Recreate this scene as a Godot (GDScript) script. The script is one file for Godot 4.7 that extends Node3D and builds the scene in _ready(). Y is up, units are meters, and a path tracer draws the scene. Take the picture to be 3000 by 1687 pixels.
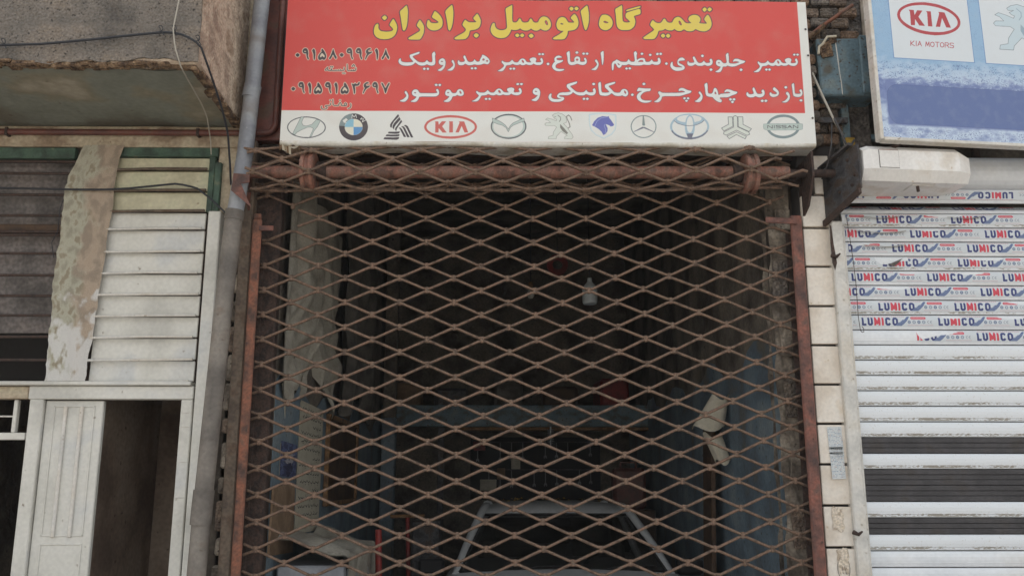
extends Node3D

var mats := {}
var rng := RandomNumberGenerator.new()

# ---------------------------------------------------------------- helpers
func stool() -> SurfaceTool:
	var st := SurfaceTool.new()
	st.begin(Mesh.PRIMITIVE_TRIANGLES)
	return st

func tri(st: SurfaceTool, a: Vector3, b: Vector3, c: Vector3) -> void:
	var n := (c - a).cross(b - a)
	if n.length() < 1e-12:
		return
	n = n.normalized()
	for p in [a, b, c]:
		st.set_normal(n)
		st.set_uv(Vector2(p.x, p.y))
		st.add_vertex(p)

func quad(st: SurfaceTool, a: Vector3, b: Vector3, c: Vector3, d: Vector3) -> void:
	tri(st, a, b, c)
	tri(st, a, c, d)

# quad with its own texture coordinates: corners top-left, top-right, bottom-right, bottom-left
func uvquad(st: SurfaceTool, p: Array, uv: Rect2) -> void:
	var n: Vector3 = (p[3] - p[0]).cross(p[1] - p[0]).normalized()
	var uvs := [uv.position, uv.position + Vector2(uv.size.x, 0), uv.end, uv.position + Vector2(0, uv.size.y)]
	for i in [0, 1, 2, 0, 2, 3]:
		st.set_normal(n)
		st.set_uv(uvs[i])
		st.add_vertex(p[i])

# box with chamfered edges
func bx(st: SurfaceTool, c: Vector3, s: Vector3, bev := 0.004, b := Basis()) -> void:
	var h := s * 0.5
	bev = min(bev, min(h.x, min(h.y, h.z)) * 0.6)
	if bev <= 0.0:
		bev = 0.0001
	var v := func(sx: float, sy: float, sz: float, ax: int) -> Vector3:
		var p := Vector3(sx * (h.x - (0.0 if ax == 0 else bev)), sy * (h.y - (0.0 if ax == 1 else bev)), sz * (h.z - (0.0 if ax == 2 else bev)))
		return c + b * p
	for s1 in [-1.0, 1.0]:
		_oq(st, c, v.call(s1, -1, -1, 0), v.call(s1, 1, -1, 0), v.call(s1, 1, 1, 0), v.call(s1, -1, 1, 0))
		_oq(st, c, v.call(-1, s1, -1, 1), v.call(1, s1, -1, 1), v.call(1, s1, 1, 1), v.call(-1, s1, 1, 1))
		_oq(st, c, v.call(-1, -1, s1, 2), v.call(1, -1, s1, 2), v.call(1, 1, s1, 2), v.call(-1, 1, s1, 2))
		for s2 in [-1.0, 1.0]:
			_oq(st, c, v.call(s1, s2, -1, 0), v.call(s1, s2, 1, 0), v.call(s1, s2, 1, 1), v.call(s1, s2, -1, 1))
			_oq(st, c, v.call(s1, -1, s2, 0), v.call(s1, 1, s2, 0), v.call(s1, 1, s2, 2), v.call(s1, -1, s2, 2))
			_oq(st, c, v.call(-1, s1, s2, 1), v.call(1, s1, s2, 1), v.call(1, s1, s2, 2), v.call(-1, s1, s2, 2))
			for s3 in [-1.0, 1.0]:
				_ot(st, c, v.call(s1, s2, s3, 0), v.call(s1, s2, s3, 1), v.call(s1, s2, s3, 2))

func _ot(st: SurfaceTool, c: Vector3, a: Vector3, b: Vector3, d: Vector3) -> void:
	if (d - a).cross(b - a).dot((a + b + d) / 3.0 - c) < 0.0:
		tri(st, a, d, b)
	else:
		tri(st, a, b, d)

func _oq(st: SurfaceTool, c: Vector3, p: Vector3, q: Vector3, r: Vector3, s: Vector3) -> void:
	_ot(st, c, p, q, r)
	_ot(st, c, p, r, s)

# box from two corners
func b2(st: SurfaceTool, a: Vector3, b: Vector3, bev := 0.004) -> void:
	bx(st, (a + b) * 0.5, (b - a).abs(), bev)

# tube along points; r may be a number or an array of radii
func tube(st: SurfaceTool, pts: Array, r, n := 8, caps := true) -> void:
	var rings := []
	var up := Vector3.UP
	var d0: Vector3 = (pts[1] - pts[0]).normalized()
	if abs(d0.dot(up)) > 0.9:
		up = Vector3.RIGHT
	var side := d0.cross(up).normalized()
	for i in pts.size():
		var d: Vector3
		if i == 0:
			d = pts[1] - pts[0]
		elif i == pts.size() - 1:
			d = pts[i] - pts[i - 1]
		else:
			d = (pts[i + 1] - pts[i]).normalized() + (pts[i] - pts[i - 1]).normalized()
		d = d.normalized()
		side = (side - d * side.dot(d)).normalized()
		var u2 := d.cross(side)
		var rr: float = r[i] if r is Array else r
		var ring := []
		for k in n:
			var a := TAU * k / n
			var nn := side * cos(a) + u2 * sin(a)
			ring.append([pts[i] + nn * rr, nn])
		rings.append(ring)
	for i in pts.size() - 1:
		for k in n:
			var k2 := (k + 1) % n
			for e in [rings[i][k], rings[i + 1][k2], rings[i][k2], rings[i][k], rings[i + 1][k], rings[i + 1][k2]]:
				st.set_normal(e[1])
				st.set_uv(Vector2.ZERO)
				st.add_vertex(e[0])
	if caps:
		for e in [0, pts.size() - 1]:
			for k in range(1, n - 1):
				if e == 0:
					tri(st, rings[e][0][0], rings[e][k][0], rings[e][k + 1][0])
				else:
					tri(st, rings[e][0][0], rings[e][k + 1][0], rings[e][k][0])

# flat polygon (2D points) pulled to a slab: o + x*ex + y*ey, thickness along ez
func prism(st: SurfaceTool, poly: PackedVector2Array, o: Vector3, ex: Vector3, ey: Vector3, ez: Vector3) -> void:
	var idx := Geometry2D.triangulate_polygon(poly)
	var cw := Geometry2D.is_polygon_clockwise(poly)
	for i in range(0, idx.size(), 3):
		var q := []
		for j in 3:
			var p := poly[idx[i + j]]
			q.append(o + ex * p.x + ey * p.y)
		var f: Vector3 = (q[2] - q[0]).cross(q[1] - q[0])
		if f.dot(ez) < 0.0:
			q = [q[0], q[2], q[1]]
		tri(st, q[0] + ez, q[1] + ez, q[2] + ez)
		tri(st, q[0], q[2], q[1])
	for i in poly.size():
		var a := poly[i]
		var b := poly[(i + 1) % poly.size()]
		var pa := o + ex * a.x + ey * a.y
		var pb := o + ex * b.x + ey * b.y
		if cw:
			quad(st, pa + ez, pb + ez, pb, pa)
		else:
			quad(st, pa, pb, pb + ez, pa + ez)

func pv(a: Array) -> PackedVector2Array:
	var r := PackedVector2Array()
	for i in range(0, a.size(), 2):
		r.append(Vector2(a[i], a[i + 1]))
	return r

func obj(parent: Node, called: String, st, m: Material) -> MeshInstance3D:
	var o := MeshInstance3D.new()
	o.name = called
	o.mesh = st.commit() if st is SurfaceTool else st
	o.material_override = m
	parent.add_child(o, true)
	return o

func thing(called: String, label: String, category: String, at := Vector3.ZERO, group := "") -> Node3D:
	var o := Node3D.new()
	o.name = called
	add_child(o, true)
	o.position = at
	tag(o, label, category, group)
	return o

func tag(o: Node, label: String, category: String, group := "") -> void:
	o.set_meta("label", label)
	o.set_meta("category", category)
	if group != "":
		o.set_meta("group", group)

func box_part(parent: Node, called: String, a: Vector3, b: Vector3, m: Material, bev := 0.004) -> MeshInstance3D:
	var st := stool()
	b2(st, a, b, bev)
	return obj(parent, called, st, m)

func tube_part(parent: Node, called: String, pts: Array, r, m: Material, n := 10) -> MeshInstance3D:
	var st := stool()
	tube(st, pts, r, n)
	return obj(parent, called, st, m)

func lathe(st: SurfaceTool, prof: Array, o: Vector3, n := 20, axis := Vector3.UP) -> void:
	var side := axis.cross(Vector3.FORWARD if abs(axis.z) < 0.9 else Vector3.UP).normalized()
	var s2 := axis.cross(side)
	for i in prof.size() - 1:
		var d: Vector2 = prof[i + 1] - prof[i]
		for k in n:
			var q := []
			for e in [[0, k], [0, k + 1], [1, k + 1], [1, k]]:
				var p: Vector2 = prof[i + e[0]]
				var a: float = TAU * e[1] / n
				var rad := side * cos(a) + s2 * sin(a)
				q.append([o + rad * p.x + axis * p.y, (rad * d.y - axis * d.x).normalized()])
			for j in [0, 2, 1, 0, 3, 2]:
				st.set_normal(q[j][1])
				st.set_uv(Vector2.ZERO)
				st.add_vertex(q[j][0])

# smooth sheet z = f(u, v) given as grid of points, with a second face behind it
func sheet(st: SurfaceTool, nx: int, ny: int, f: Callable, back: Vector3) -> void:
	for pass_i in 2:
		for j in ny:
			for i in nx:
				var q := []
				for e in [[0, 0], [1, 0], [1, 1], [0, 1]]:
					var u: float = float(i + e[0]) / nx
					var v: float = float(j + e[1]) / ny
					var p: Vector3 = f.call(u, v)
					var du: Vector3 = f.call(min(u + 0.004, 1.0), v) - f.call(max(u - 0.004, 0.0), v)
					var dv: Vector3 = f.call(u, min(v + 0.004, 1.0)) - f.call(u, max(v - 0.004, 0.0))
					var n := dv.cross(du).normalized()
					if pass_i == 1:
						p += back
						n = -n
					q.append([p, n, Vector2(u, v)])
				for k in ([0, 1, 2, 0, 2, 3] if pass_i == 0 else [0, 2, 1, 0, 3, 2]):
					st.set_normal(q[k][1])
					st.set_uv(q[k][2])
					st.add_vertex(q[k][0])

# ---------------------------------------------------------------- textures
func c8(r: int, g: int, b: int) -> Color:
	return Color8(r, g, b)

func noise(seed_i: int, freq: float, octaves := 4, kind := FastNoiseLite.TYPE_SIMPLEX_SMOOTH) -> FastNoiseLite:
	var n := FastNoiseLite.new()
	n.seed = seed_i
	n.frequency = freq
	n.noise_type = kind
	n.fractal_octaves = octaves
	return n

# mottled colour: stops are [position, colour] over broad noise, fine = strength of fine grain, specks = share of dark specks
func mottle(seed_i: int, stops: Array, freq := 0.012, fine := 0.06, specks := 0.0, speck_col := Color(0.1, 0.09, 0.08), size := 256) -> Image:
	var a := noise(seed_i, freq, 5).get_seamless_image(size, size).get_data()
	var b := noise(seed_i + 7, 0.18, 3).get_seamless_image(size, size).get_data()
	var s := noise(seed_i + 13, 0.11, 2).get_seamless_image(size, size).get_data()
	var g := Gradient.new()
	var offs := PackedFloat32Array()
	var cols := PackedColorArray()
	for e in stops:
		offs.append(e[0])
		cols.append(e[1])
	g.offsets = offs
	g.colors = cols
	var lut := []
	for i in 256:
		lut.append(g.sample(i / 255.0))
	var out := PackedByteArray()
	out.resize(size * size * 4)
	for i in size * size:
		var c: Color = lut[a[i]]
		var f := 1.0 + fine * (b[i] - 128) / 64.0
		var r := c.r * f
		var gg := c.g * f
		var bb := c.b * f
		if specks > 0.0 and s[i] < specks * 255.0:
			var t: float = clamp((specks * 255.0 - s[i]) / 20.0, 0.0, 1.0)
			r = lerp(r, speck_col.r, t)
			gg = lerp(gg, speck_col.g, t)
			bb = lerp(bb, speck_col.b, t)
		out[i * 4] = int(clamp(r * 255.0, 0, 255))
		out[i * 4 + 1] = int(clamp(gg * 255.0, 0, 255))
		out[i * 4 + 2] = int(clamp(bb * 255.0, 0, 255))
		out[i * 4 + 3] = 255
	return Image.create_from_data(size, size, false, Image.FORMAT_RGBA8, out)

var bump_cache := {}
func bump(freq: float, seed_i := 3, strength := 4.0) -> ImageTexture:
	var key := "%s_%s_%s" % [freq, seed_i, strength]
	if not bump_cache.has(key):
		var im := noise(seed_i, freq, 4).get_seamless_image(256, 256)
		im.convert(Image.FORMAT_RGBA8)
		im.bump_map_to_normal_map(strength)
		bump_cache[key] = ImageTexture.create_from_image(im)
	return bump_cache[key]

func surf(col, rough := 0.8, scale := 1.0, nfreq := 0.0, nstr := 4.0, nscale := 0.6, metal := 0.0) -> StandardMaterial3D:
	var m := StandardMaterial3D.new()
	if col is Image:
		m.albedo_texture = ImageTexture.create_from_image(col)
	else:
		m.albedo_color = col
	m.roughness = rough
	m.metallic = metal
	if nfreq > 0.0:
		m.normal_enabled = true
		m.normal_texture = bump(nfreq, 3, nstr)
		m.normal_scale = nscale
	m.uv1_triplanar = true
	m.uv1_world_triplanar = true
	m.uv1_scale = Vector3.ONE * scale
	return m

# print on a flat face: no triplanar
func printed(im: Image, rough := 0.6) -> StandardMaterial3D:
	var m := StandardMaterial3D.new()
	m.albedo_texture = ImageTexture.create_from_image(im)
	m.roughness = rough
	return m

# ---------------------------------------------------------------- drawing into print images
func fill_poly(im: Image, pts: PackedVector2Array, col: Color) -> void:
	var y0 := 1e9
	var y1 := -1e9
	for p in pts:
		y0 = min(y0, p.y)
		y1 = max(y1, p.y)
	var n := pts.size()
	for y in range(max(0, int(floor(y0))), min(im.get_height() - 1, int(ceil(y1))) + 1):
		var yy := y + 0.5
		var xs := []
		for i in n:
			var a := pts[i]
			var b := pts[(i + 1) % n]
			if (a.y <= yy) != (b.y <= yy):
				xs.append(a.x + (yy - a.y) / (b.y - a.y) * (b.x - a.x))
		xs.sort()
		for i in range(0, xs.size() - 1, 2):
			var xa := int(round(xs[i]))
			var xb := int(round(xs[i + 1]))
			if xb > xa:
				im.fill_rect(Rect2i(xa, y, xb - xa, 1), col)

func chaikin(p: PackedVector2Array) -> PackedVector2Array:
	var r := PackedVector2Array()
	for i in p.size():
		var a := p[i]
		var b := p[(i + 1) % p.size()]
		r.append(a.lerp(b, 0.2))
		r.append(a.lerp(b, 0.8))
	return r

func grow(p: PackedVector2Array, d: float) -> Array:
	return Geometry2D.offset_polygon(p, d, Geometry2D.JOIN_ROUND)

# draws print operations; k = pixels per millimetre, flip = y axis runs upwards from this height
func draw_print(im: Image, ops: Array, k: float, pal: Dictionary, groups: Dictionary, flip := -1.0) -> void:
	for ph in 3:
		for op in ops:
			var raw: Array = op[3]
			var p := PackedVector2Array()
			for i in range(0, raw.size(), 2):
				p.append(Vector2(raw[i] * k, (flip - raw[i + 1]) * k if flip >= 0.0 else raw[i + 1] * k))
			var g = op[1]
			var polys := [p]
			var holes := []
			if op[0] == "s":
				polys = Geometry2D.offset_polyline(p, op[2] * k * 0.6, Geometry2D.JOIN_ROUND, Geometry2D.END_ROUND)
				for q in polys:
					if Geometry2D.is_polygon_clockwise(q):
						holes.append(q)
				for q in holes:
					polys.erase(q)
			elif g is String:
				polys = [chaikin(p)]
			if g is String:
				var st: Array = groups[g]   # fill, outline, outline width mm, background
				for q in polys:
					if op[0] == "h":
						if ph == 2:
							fill_poly(im, q, pal[st[1]])
							for w in grow(q, -st[2] * k * 0.7):
								fill_poly(im, w, pal[st[3]])
					elif ph == 0:
						for w in grow(q, st[2] * k):
							fill_poly(im, w, pal[st[1]])
					elif ph == 1:
						fill_poly(im, q, pal[st[0]])
				if ph == 1:
					for q in holes:
						fill_poly(im, q, pal[st[1]])
			elif ph == 2:
				for q in polys:
					if g[1] != "":
						for w in grow(q, g[2] * k * 0.5):
							fill_poly(im, w, pal[g[1]])
						for w in grow(q, -g[2] * k * 0.5):
							fill_poly(im, w, pal[g[0]])
					else:
						fill_poly(im, q, pal[g[0]])
				for q in holes:
					fill_poly(im, q, pal.white)

# blends faded, dirty patches over a print
func weather(im: Image, seed_i: int, amount: float, tint: Color, freq := 0.01) -> void:
	var w := im.get_width()
	var h := im.get_height()
	var a := noise(seed_i, freq, 4).get_image(w, h).get_data()
	var b := noise(seed_i + 3, 0.25, 2).get_image(w, h).get_data()
	var d := im.get_data()
	var tr := int(tint.r * 255)
	var tg := int(tint.g * 255)
	var tb := int(tint.b * 255)
	for i in w * h:
		var t: float = amount * clamp((a[i] - 110) / 120.0, 0.0, 1.0) + (b[i] - 128) * 0.0006
		t = clamp(t, 0.0, 1.0)
		var j := i * 4
		d[j] += int((tr - d[j]) * t)
		d[j + 1] += int((tg - d[j + 1]) * t)
		d[j + 2] += int((tb - d[j + 2]) * t)
	im.set_data(w, h, false, Image.FORMAT_RGBA8, d)
const SIGN_PRINT := [
["f","Y",0,[558,113,567,127,576,145,580,163,577,186,570,206,555,222,535,230,514,232,491,230,472,220,460,203,458,185,460,164,466,150,473,144,479,143,482,153,481,166,485,176,494,185,511,188,532,188,550,185,559,177,556,169,547,159,538,149,545,134,553,119]],
["f","Y",0,[512,93,527,108,512,125,496,108]],
["f","Y",0,[625,35,629,42,634,71,633,101,632,133,628,161,621,178,615,182,609,178,606,163,601,133,596,101,590,71,607,54]],
["f","Y",0,[697,117,709,133,719,151,721,169,719,192,711,214,701,229,695,231,645,231,639,227,640,221,657,210,681,194,696,184,700,176,697,169,680,151,688,133]],
["f","Y",0,[775,67,787,75,804,93,815,114,818,134,815,155,804,168,789,176,773,179,756,176,741,165,733,151,735,135,738,121,742,118,747,121,752,131,761,136,782,137,796,133,793,127,782,118,767,109,759,101,764,90,770,75]],
["f","Y",0,[864,31,868,37,873,70,873,99,870,136,864,163,857,178,852,178,846,168,842,136,836,102,829,69,845,49]],
["f","Y",0,[999,79,1008,94,1017,114,1018,133,1014,151,1005,165,988,173,967,176,960,179,957,199,950,215,937,227,890,229,881,226,881,219,900,206,925,192,937,181,940,173,937,166,920,146,928,127,936,115,945,124,955,130,967,131,991,130,995,127,984,117,977,107,988,92]],
["f","Y",0,[994,190,1011,204,995,221,978,205]],
["f","Y",0,[1183,27,1184,37,1183,115,1186,126,1194,129,1205,128,1213,120,1219,107,1224,105,1229,110,1233,122,1243,129,1257,128,1268,125,1273,117,1277,107,1282,104,1288,111,1292,121,1301,128,1314,128,1321,124,1324,114,1333,100,1343,93,1354,92,1368,97,1381,111,1388,132,1387,150,1378,165,1364,174,1349,173,1339,168,1332,162,1326,170,1313,175,1299,174,1288,168,1282,162,1276,169,1263,175,1245,175,1232,169,1225,162,1217,169,1203,173,1188,173,1178,169,1174,184,1163,204,1147,217,1126,221,1103,217,1084,205,1072,187,1069,171,1072,155,1079,137,1086,132,1092,137,1093,152,1101,166,1117,174,1134,174,1149,169,1156,159,1155,138,1152,93,1147,49,1165,38]],
["h","Y",0,[1358,114,1365,115,1371,128,1372,139,1367,144,1361,138,1354,124]],
["f","Y",0,[1210,190,1224,203,1210,216,1196,203]],
["f","Y",0,[1236,190,1249,203,1235,216,1222,203]],
["f","Y",0,[1283,190,1299,205,1283,220,1267,205]],
["f","Y",0,[1448,94,1463,99,1473,115,1477,124,1485,127,1508,127,1510,123,1502,113,1491,101,1499,88,1513,75,1526,94,1533,120,1532,142,1522,162,1505,171,1483,174,1476,175,1474,195,1465,213,1455,224,1403,225,1396,220,1401,213,1426,198,1447,182,1454,175,1439,175,1424,167,1417,152,1416,134,1421,116,1431,100]],
["h","Y",0,[1435,134,1444,129,1455,136,1445,139]],
["f","Y",0,[1497,33,1511,47,1497,61,1483,47]],
["f","Y",0,[1523,33,1537,46,1523,60,1510,46]],
["f","Y",0,[1580,26,1584,39,1589,78,1588,119,1582,148,1574,169,1568,171,1562,158,1555,123,1549,84,1544,60,1563,41]],
["f","Y",0,[1659,82,1679,81,1697,90,1710,109,1714,128,1710,147,1698,163,1680,172,1663,170,1648,161,1639,141,1642,119,1648,97]],
["h","Y",0,[1662,125,1670,116,1693,127,1681,132]],
["f","Y",0,[1764,25,1766,34,1765,115,1772,124,1787,127,1806,124,1799,115,1781,96,1784,71,1818,58,1862,44,1863,76,1841,84,1825,89,1832,108,1833,127,1826,150,1809,166,1792,171,1762,171,1745,165,1735,150,1732,125,1731,89,1727,49,1745,38]],
["f","Y",0,[1786,54,1825,41,1863,29,1863,39,1824,51,1786,63]],
["f","Y",0,[1926,110,1937,123,1951,129,1966,128,1975,118,1982,105,1988,102,1993,107,1999,120,2010,126,2027,125,2033,113,2042,98,2059,90,2073,95,2085,109,2096,124,2107,128,2131,127,2122,120,2113,106,2119,90,2136,80,2152,78,2168,84,2179,99,2177,115,2169,126,2184,129,2213,129,2208,121,2197,105,2208,86,2219,76,2230,95,2237,121,2235,143,2223,163,2202,174,2182,174,2162,168,2150,160,2138,171,2123,175,2103,173,2088,162,2076,172,2061,174,2047,170,2039,161,2026,171,2009,171,1997,168,1990,161,1976,171,1953,173,1949,190,1940,209,1928,222,1881,223,1871,218,1873,212,1897,194,1920,178,1931,168,1928,162,1909,141,1916,123]],
["h","Y",0,[2062,114,2070,114,2078,132,2077,140,2072,141,2063,129]],
["f","Y",0,[2204,33,2217,48,2202,63,2189,48]],
["f","Y",0,[2230,33,2244,47,2229,62,2215,48]],
["f","Y",0,[1977,187,1990,202,1976,216,1962,202]],
["f","Y",0,[2004,187,2017,202,2003,216,1989,202]],
["f","W",0,[1027,313,1045,322,1062,338,1067,352,1062,364,1053,369,1036,364,1021,370,1002,372,985,368,976,372,956,374,944,368,938,364,930,372,913,374,903,370,899,360,900,349,904,345,908,349,908,354,918,356,933,354,937,346,927,327,933,318,938,320,949,349,959,356,973,355,982,349,986,339,991,346,1000,354,1014,352,1015,341,1024,326]],
["h","W",0,[1040,342,1038,346,1033,348,1029,347,1027,342,1029,337,1033,335,1038,337]],
["h","W",0,[1058,349,1056,353,1052,355,1048,353,1047,349,1048,345,1052,344,1056,345]],
["f","W",0,[974,383,983,391,974,399,965,391]],
["f","W",0,[992,382,1001,391,992,399,983,391]],
["f","W",0,[873,343,880,352,885,368,884,383,875,400,863,405,843,402,858,394,875,378,877,368,866,351]],
["f","W",0,[819,334,830,339,836,355,835,373,829,391,817,404,808,407,793,403,812,391,823,378,824,373,812,373,802,365,800,355,804,342]],
["h","W",0,[810,352,818,349,824,355,814,356]],
["f","W",0,[777,296,783,312,780,321,783,363,778,373,764,377,750,375,739,369,728,376,709,378,694,373,678,359,672,369,658,377,632,380,610,377,595,367,591,354,595,341,603,338,604,343,603,351,610,358,631,361,658,359,669,356,662,348,650,333,648,318,664,312,701,298,698,311,681,317,662,326,674,340,696,358,716,360,728,358,735,350,739,345,744,352,752,358,764,358,768,353,765,319,765,308]],
["f","W",0,[726,387,735,395,726,404,717,395]],
["f","W",0,[744,387,753,395,745,404,736,395]],
["f","W",0,[634,519,643,532,648,545,646,563,634,578,623,581,600,576,622,566,637,550,636,542,626,527]],
["f","W",0,[683,510,695,514,704,530,714,532,781,532,797,529,794,522,788,514,796,505,804,516,806,531,802,541,791,549,772,550,704,550,701,562,692,577,680,582,657,579,677,568,691,552,674,547,666,538,665,527,671,515]],
["h","W",0,[675,529,682,526,689,530,681,534]],
["f","W",0,[789,477,799,485,790,493,780,485]],
["f","W",0,[808,477,817,485,808,493,799,485]],
["f","W",0,[853,509,863,514,871,528,882,531,894,528,900,512,912,506,927,512,933,528,931,541,918,546,908,544,898,539,891,546,875,548,870,564,860,577,848,580,827,577,846,565,858,551,857,547,844,545,836,536,838,521,844,512]],
["h","W",0,[845,527,852,523,859,528,851,531]],
["h","W",0,[910,518,915,516,922,528,920,534,915,532,910,525]],
["f","W",0,[2472,341,2479,349,2491,353,2507,351,2516,345,2522,336,2527,345,2534,351,2549,352,2556,346,2563,335,2576,328,2588,335,2594,348,2604,352,2620,351,2615,344,2611,334,2616,328,2630,322,2642,325,2647,333,2641,346,2644,352,2664,351,2671,346,2664,334,2672,323,2678,333,2680,346,2675,358,2663,367,2648,367,2637,364,2630,358,2621,365,2603,367,2591,362,2583,367,2571,368,2561,362,2551,368,2536,367,2524,359,2513,367,2490,369,2485,383,2474,399,2463,403,2442,402,2459,393,2475,379,2480,369,2467,350]],
["h","W",0,[2570,339,2576,337,2582,347,2581,354,2576,355,2571,347]],
["f","W",0,[2664,296,2672,303,2663,311,2655,304]],
["f","W",0,[2681,296,2690,303,2680,311,2672,303]],
["f","W",0,[2512,380,2521,388,2511,396,2503,388]],
["f","W",0,[2529,380,2537,388,2528,396,2519,388]],
["f","W",0,[1132,347,1139,354,1152,358,1167,357,1176,350,1183,342,1188,350,1196,357,1211,358,1218,351,1224,341,1237,334,1250,340,1257,354,1268,357,1284,357,1278,350,1273,340,1278,334,1292,328,1305,331,1310,339,1305,352,1309,357,1329,356,1336,352,1328,340,1336,329,1342,338,1345,352,1341,364,1329,372,1314,372,1302,369,1295,363,1286,371,1268,372,1255,367,1247,372,1234,374,1224,367,1214,373,1198,372,1185,365,1175,372,1152,374,1147,388,1137,404,1127,408,1105,406,1121,398,1137,384,1142,374,1126,356]],
["h","W",0,[1232,345,1238,343,1245,352,1244,359,1239,360,1233,352]],
["f","W",0,[1326,302,1335,310,1326,317,1317,310]],
["f","W",0,[1343,302,1352,310,1343,317,1334,310]],
["f","W",0,[1175,386,1184,393,1175,401,1166,393]],
["f","W",0,[1192,385,1201,393,1192,401,1183,393]],
["f","W",0,[1000,516,1009,524,1023,527,1040,526,1050,519,1056,511,1062,519,1071,526,1087,527,1094,520,1101,510,1115,503,1129,510,1138,523,1149,526,1167,526,1160,519,1155,509,1160,503,1176,498,1190,501,1195,508,1190,521,1194,526,1216,525,1223,521,1215,509,1223,499,1230,508,1233,521,1229,533,1216,541,1199,541,1187,538,1178,532,1169,540,1149,541,1135,536,1127,541,1113,542,1101,536,1090,542,1073,541,1059,534,1048,541,1023,543,1018,556,1007,572,995,576,972,575,990,567,1006,552,1012,543,995,525]],
["h","W",0,[1110,514,1117,512,1124,521,1124,528,1118,529,1111,522]],
["f","W",0,[1212,472,1222,479,1212,487,1202,480]],
["f","W",0,[1231,472,1241,479,1231,487,1221,479]],
["f","W",0,[1048,554,1058,562,1048,569,1039,562]],
["f","W",0,[1066,554,1076,562,1067,569,1057,562]],
["f","W",0,[1370,356,1379,365,1370,374,1361,365]],
["f","W",0,[1428,316,1438,321,1445,328,1432,329,1417,331,1414,337,1418,342,1431,344,1450,341,1446,351,1434,357,1416,364,1408,376,1411,388,1424,393,1444,393,1457,394,1448,402,1431,406,1413,405,1398,395,1390,381,1393,369,1400,357,1407,353,1403,343,1404,331,1414,320]],
["f","W",0,[1484,290,1485,347,1489,353,1502,353,1509,349,1507,335,1514,323,1525,320,1535,325,1539,337,1536,349,1544,352,1560,351,1564,346,1557,336,1564,326,1571,337,1573,353,1566,365,1553,370,1539,368,1522,362,1509,368,1491,371,1479,366,1473,352,1472,325,1467,301,1476,293]],
["h","W",0,[1529,339,1527,344,1522,346,1517,344,1516,339,1518,335,1522,333,1527,335]],
["f","W",0,[1522,290,1531,299,1522,307,1512,299]],
["f","W",0,[1557,297,1566,305,1557,313,1548,305]],
["f","W",0,[1575,297,1584,305,1575,313,1566,305]],
["f","W",0,[1622,336,1630,348,1635,363,1632,377,1623,394,1614,399,1592,395,1610,387,1625,370,1625,360,1614,346]],
["f","W",0,[1661,288,1662,312,1660,348,1655,370,1652,365,1649,324,1645,299]],
["f","W",0,[1308,500,1320,506,1328,519,1327,540,1320,561,1309,573,1300,574,1279,569,1298,560,1313,545,1315,541,1300,539,1289,528,1290,514,1298,504]],
["h","W",0,[1299,520,1305,516,1313,522,1304,524]],
["f","W",0,[1521,462,1518,474,1498,483,1481,489,1498,506,1515,521,1533,524,1552,523,1560,517,1567,508,1571,517,1579,523,1596,523,1605,519,1599,508,1610,497,1616,510,1616,524,1609,536,1598,540,1583,540,1565,532,1556,540,1532,541,1515,536,1497,522,1491,532,1475,540,1453,541,1431,540,1424,544,1431,549,1449,551,1452,558,1449,567,1433,576,1409,579,1387,576,1374,565,1370,551,1375,537,1383,531,1387,534,1384,547,1387,557,1401,563,1420,563,1441,559,1427,558,1415,552,1415,542,1425,529,1440,525,1465,524,1488,520,1480,511,1465,494,1467,480,1481,474,1503,467]],
["f","W",0,[1554,551,1563,559,1554,568,1545,560]],
["f","W",0,[1572,551,1581,559,1571,568,1562,559]],
["f","W",0,[1606,468,1616,476,1606,485,1596,476]],
["f","W",0,[1644,461,1645,517,1650,523,1663,524,1678,523,1687,520,1681,512,1663,493,1665,479,1679,473,1720,462,1716,473,1699,480,1681,487,1694,501,1711,521,1726,524,1742,523,1749,509,1758,503,1769,503,1780,510,1785,525,1781,538,1770,545,1759,542,1752,537,1746,541,1728,542,1713,539,1697,525,1689,535,1673,541,1654,541,1638,538,1633,526,1631,496,1629,471]],
["h","W",0,[1763,512,1767,511,1774,521,1773,529,1769,529,1763,521]],
["f","W",0,[1806,526,1815,535,1805,543,1796,535]],
["f","W",0,[1839,495,1855,498,1879,500,1904,500,1898,514,1881,515,1863,522,1849,537,1847,548,1853,560,1868,566,1890,566,1907,567,1894,575,1872,579,1850,575,1833,562,1827,546,1832,532,1845,520,1859,514,1843,513,1830,516,1832,506]],
["f","W",0,[1867,466,1877,475,1867,483,1857,475]],
["f","W",0,[1947,514,1953,519,1964,524,2043,523,2063,521,2081,518,2072,512,2059,510,2046,514,2048,502,2060,495,2073,497,2094,508,2115,512,2107,523,2085,530,2058,539,2040,541,1960,541,1956,557,1947,571,1936,576,1914,573,1932,563,1948,545,1948,539,1938,521]],
["f","W",0,[2076,545,2084,552,2075,560,2066,553]],
["f","W",0,[2094,545,2103,553,2094,560,2085,553]],
["f","W",0,[2086,559,2094,566,2085,574,2076,566]],
["f","W",0,[2156,512,2166,525,2171,541,2167,557,2157,571,2144,574,2126,569,2140,562,2155,546,2159,538,2157,531,2149,522]],
["f","W",0,[1830,290,1837,305,1833,313,1834,342,1844,334,1860,329,1872,331,1878,340,1878,349,1886,352,1899,351,1907,344,1912,337,1916,345,1921,351,1939,351,1946,346,1942,333,1951,326,1957,336,1959,351,1953,363,1941,368,1927,368,1913,362,1903,368,1885,369,1868,366,1856,371,1819,371,1801,369,1790,363,1781,369,1766,370,1755,369,1752,378,1743,386,1734,383,1727,371,1723,361,1715,362,1713,376,1711,395,1704,401,1702,386,1702,364,1709,350,1722,344,1728,337,1738,343,1751,351,1768,352,1782,351,1786,344,1791,335,1796,343,1804,351,1821,351,1824,342,1821,318,1819,298]],
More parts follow.
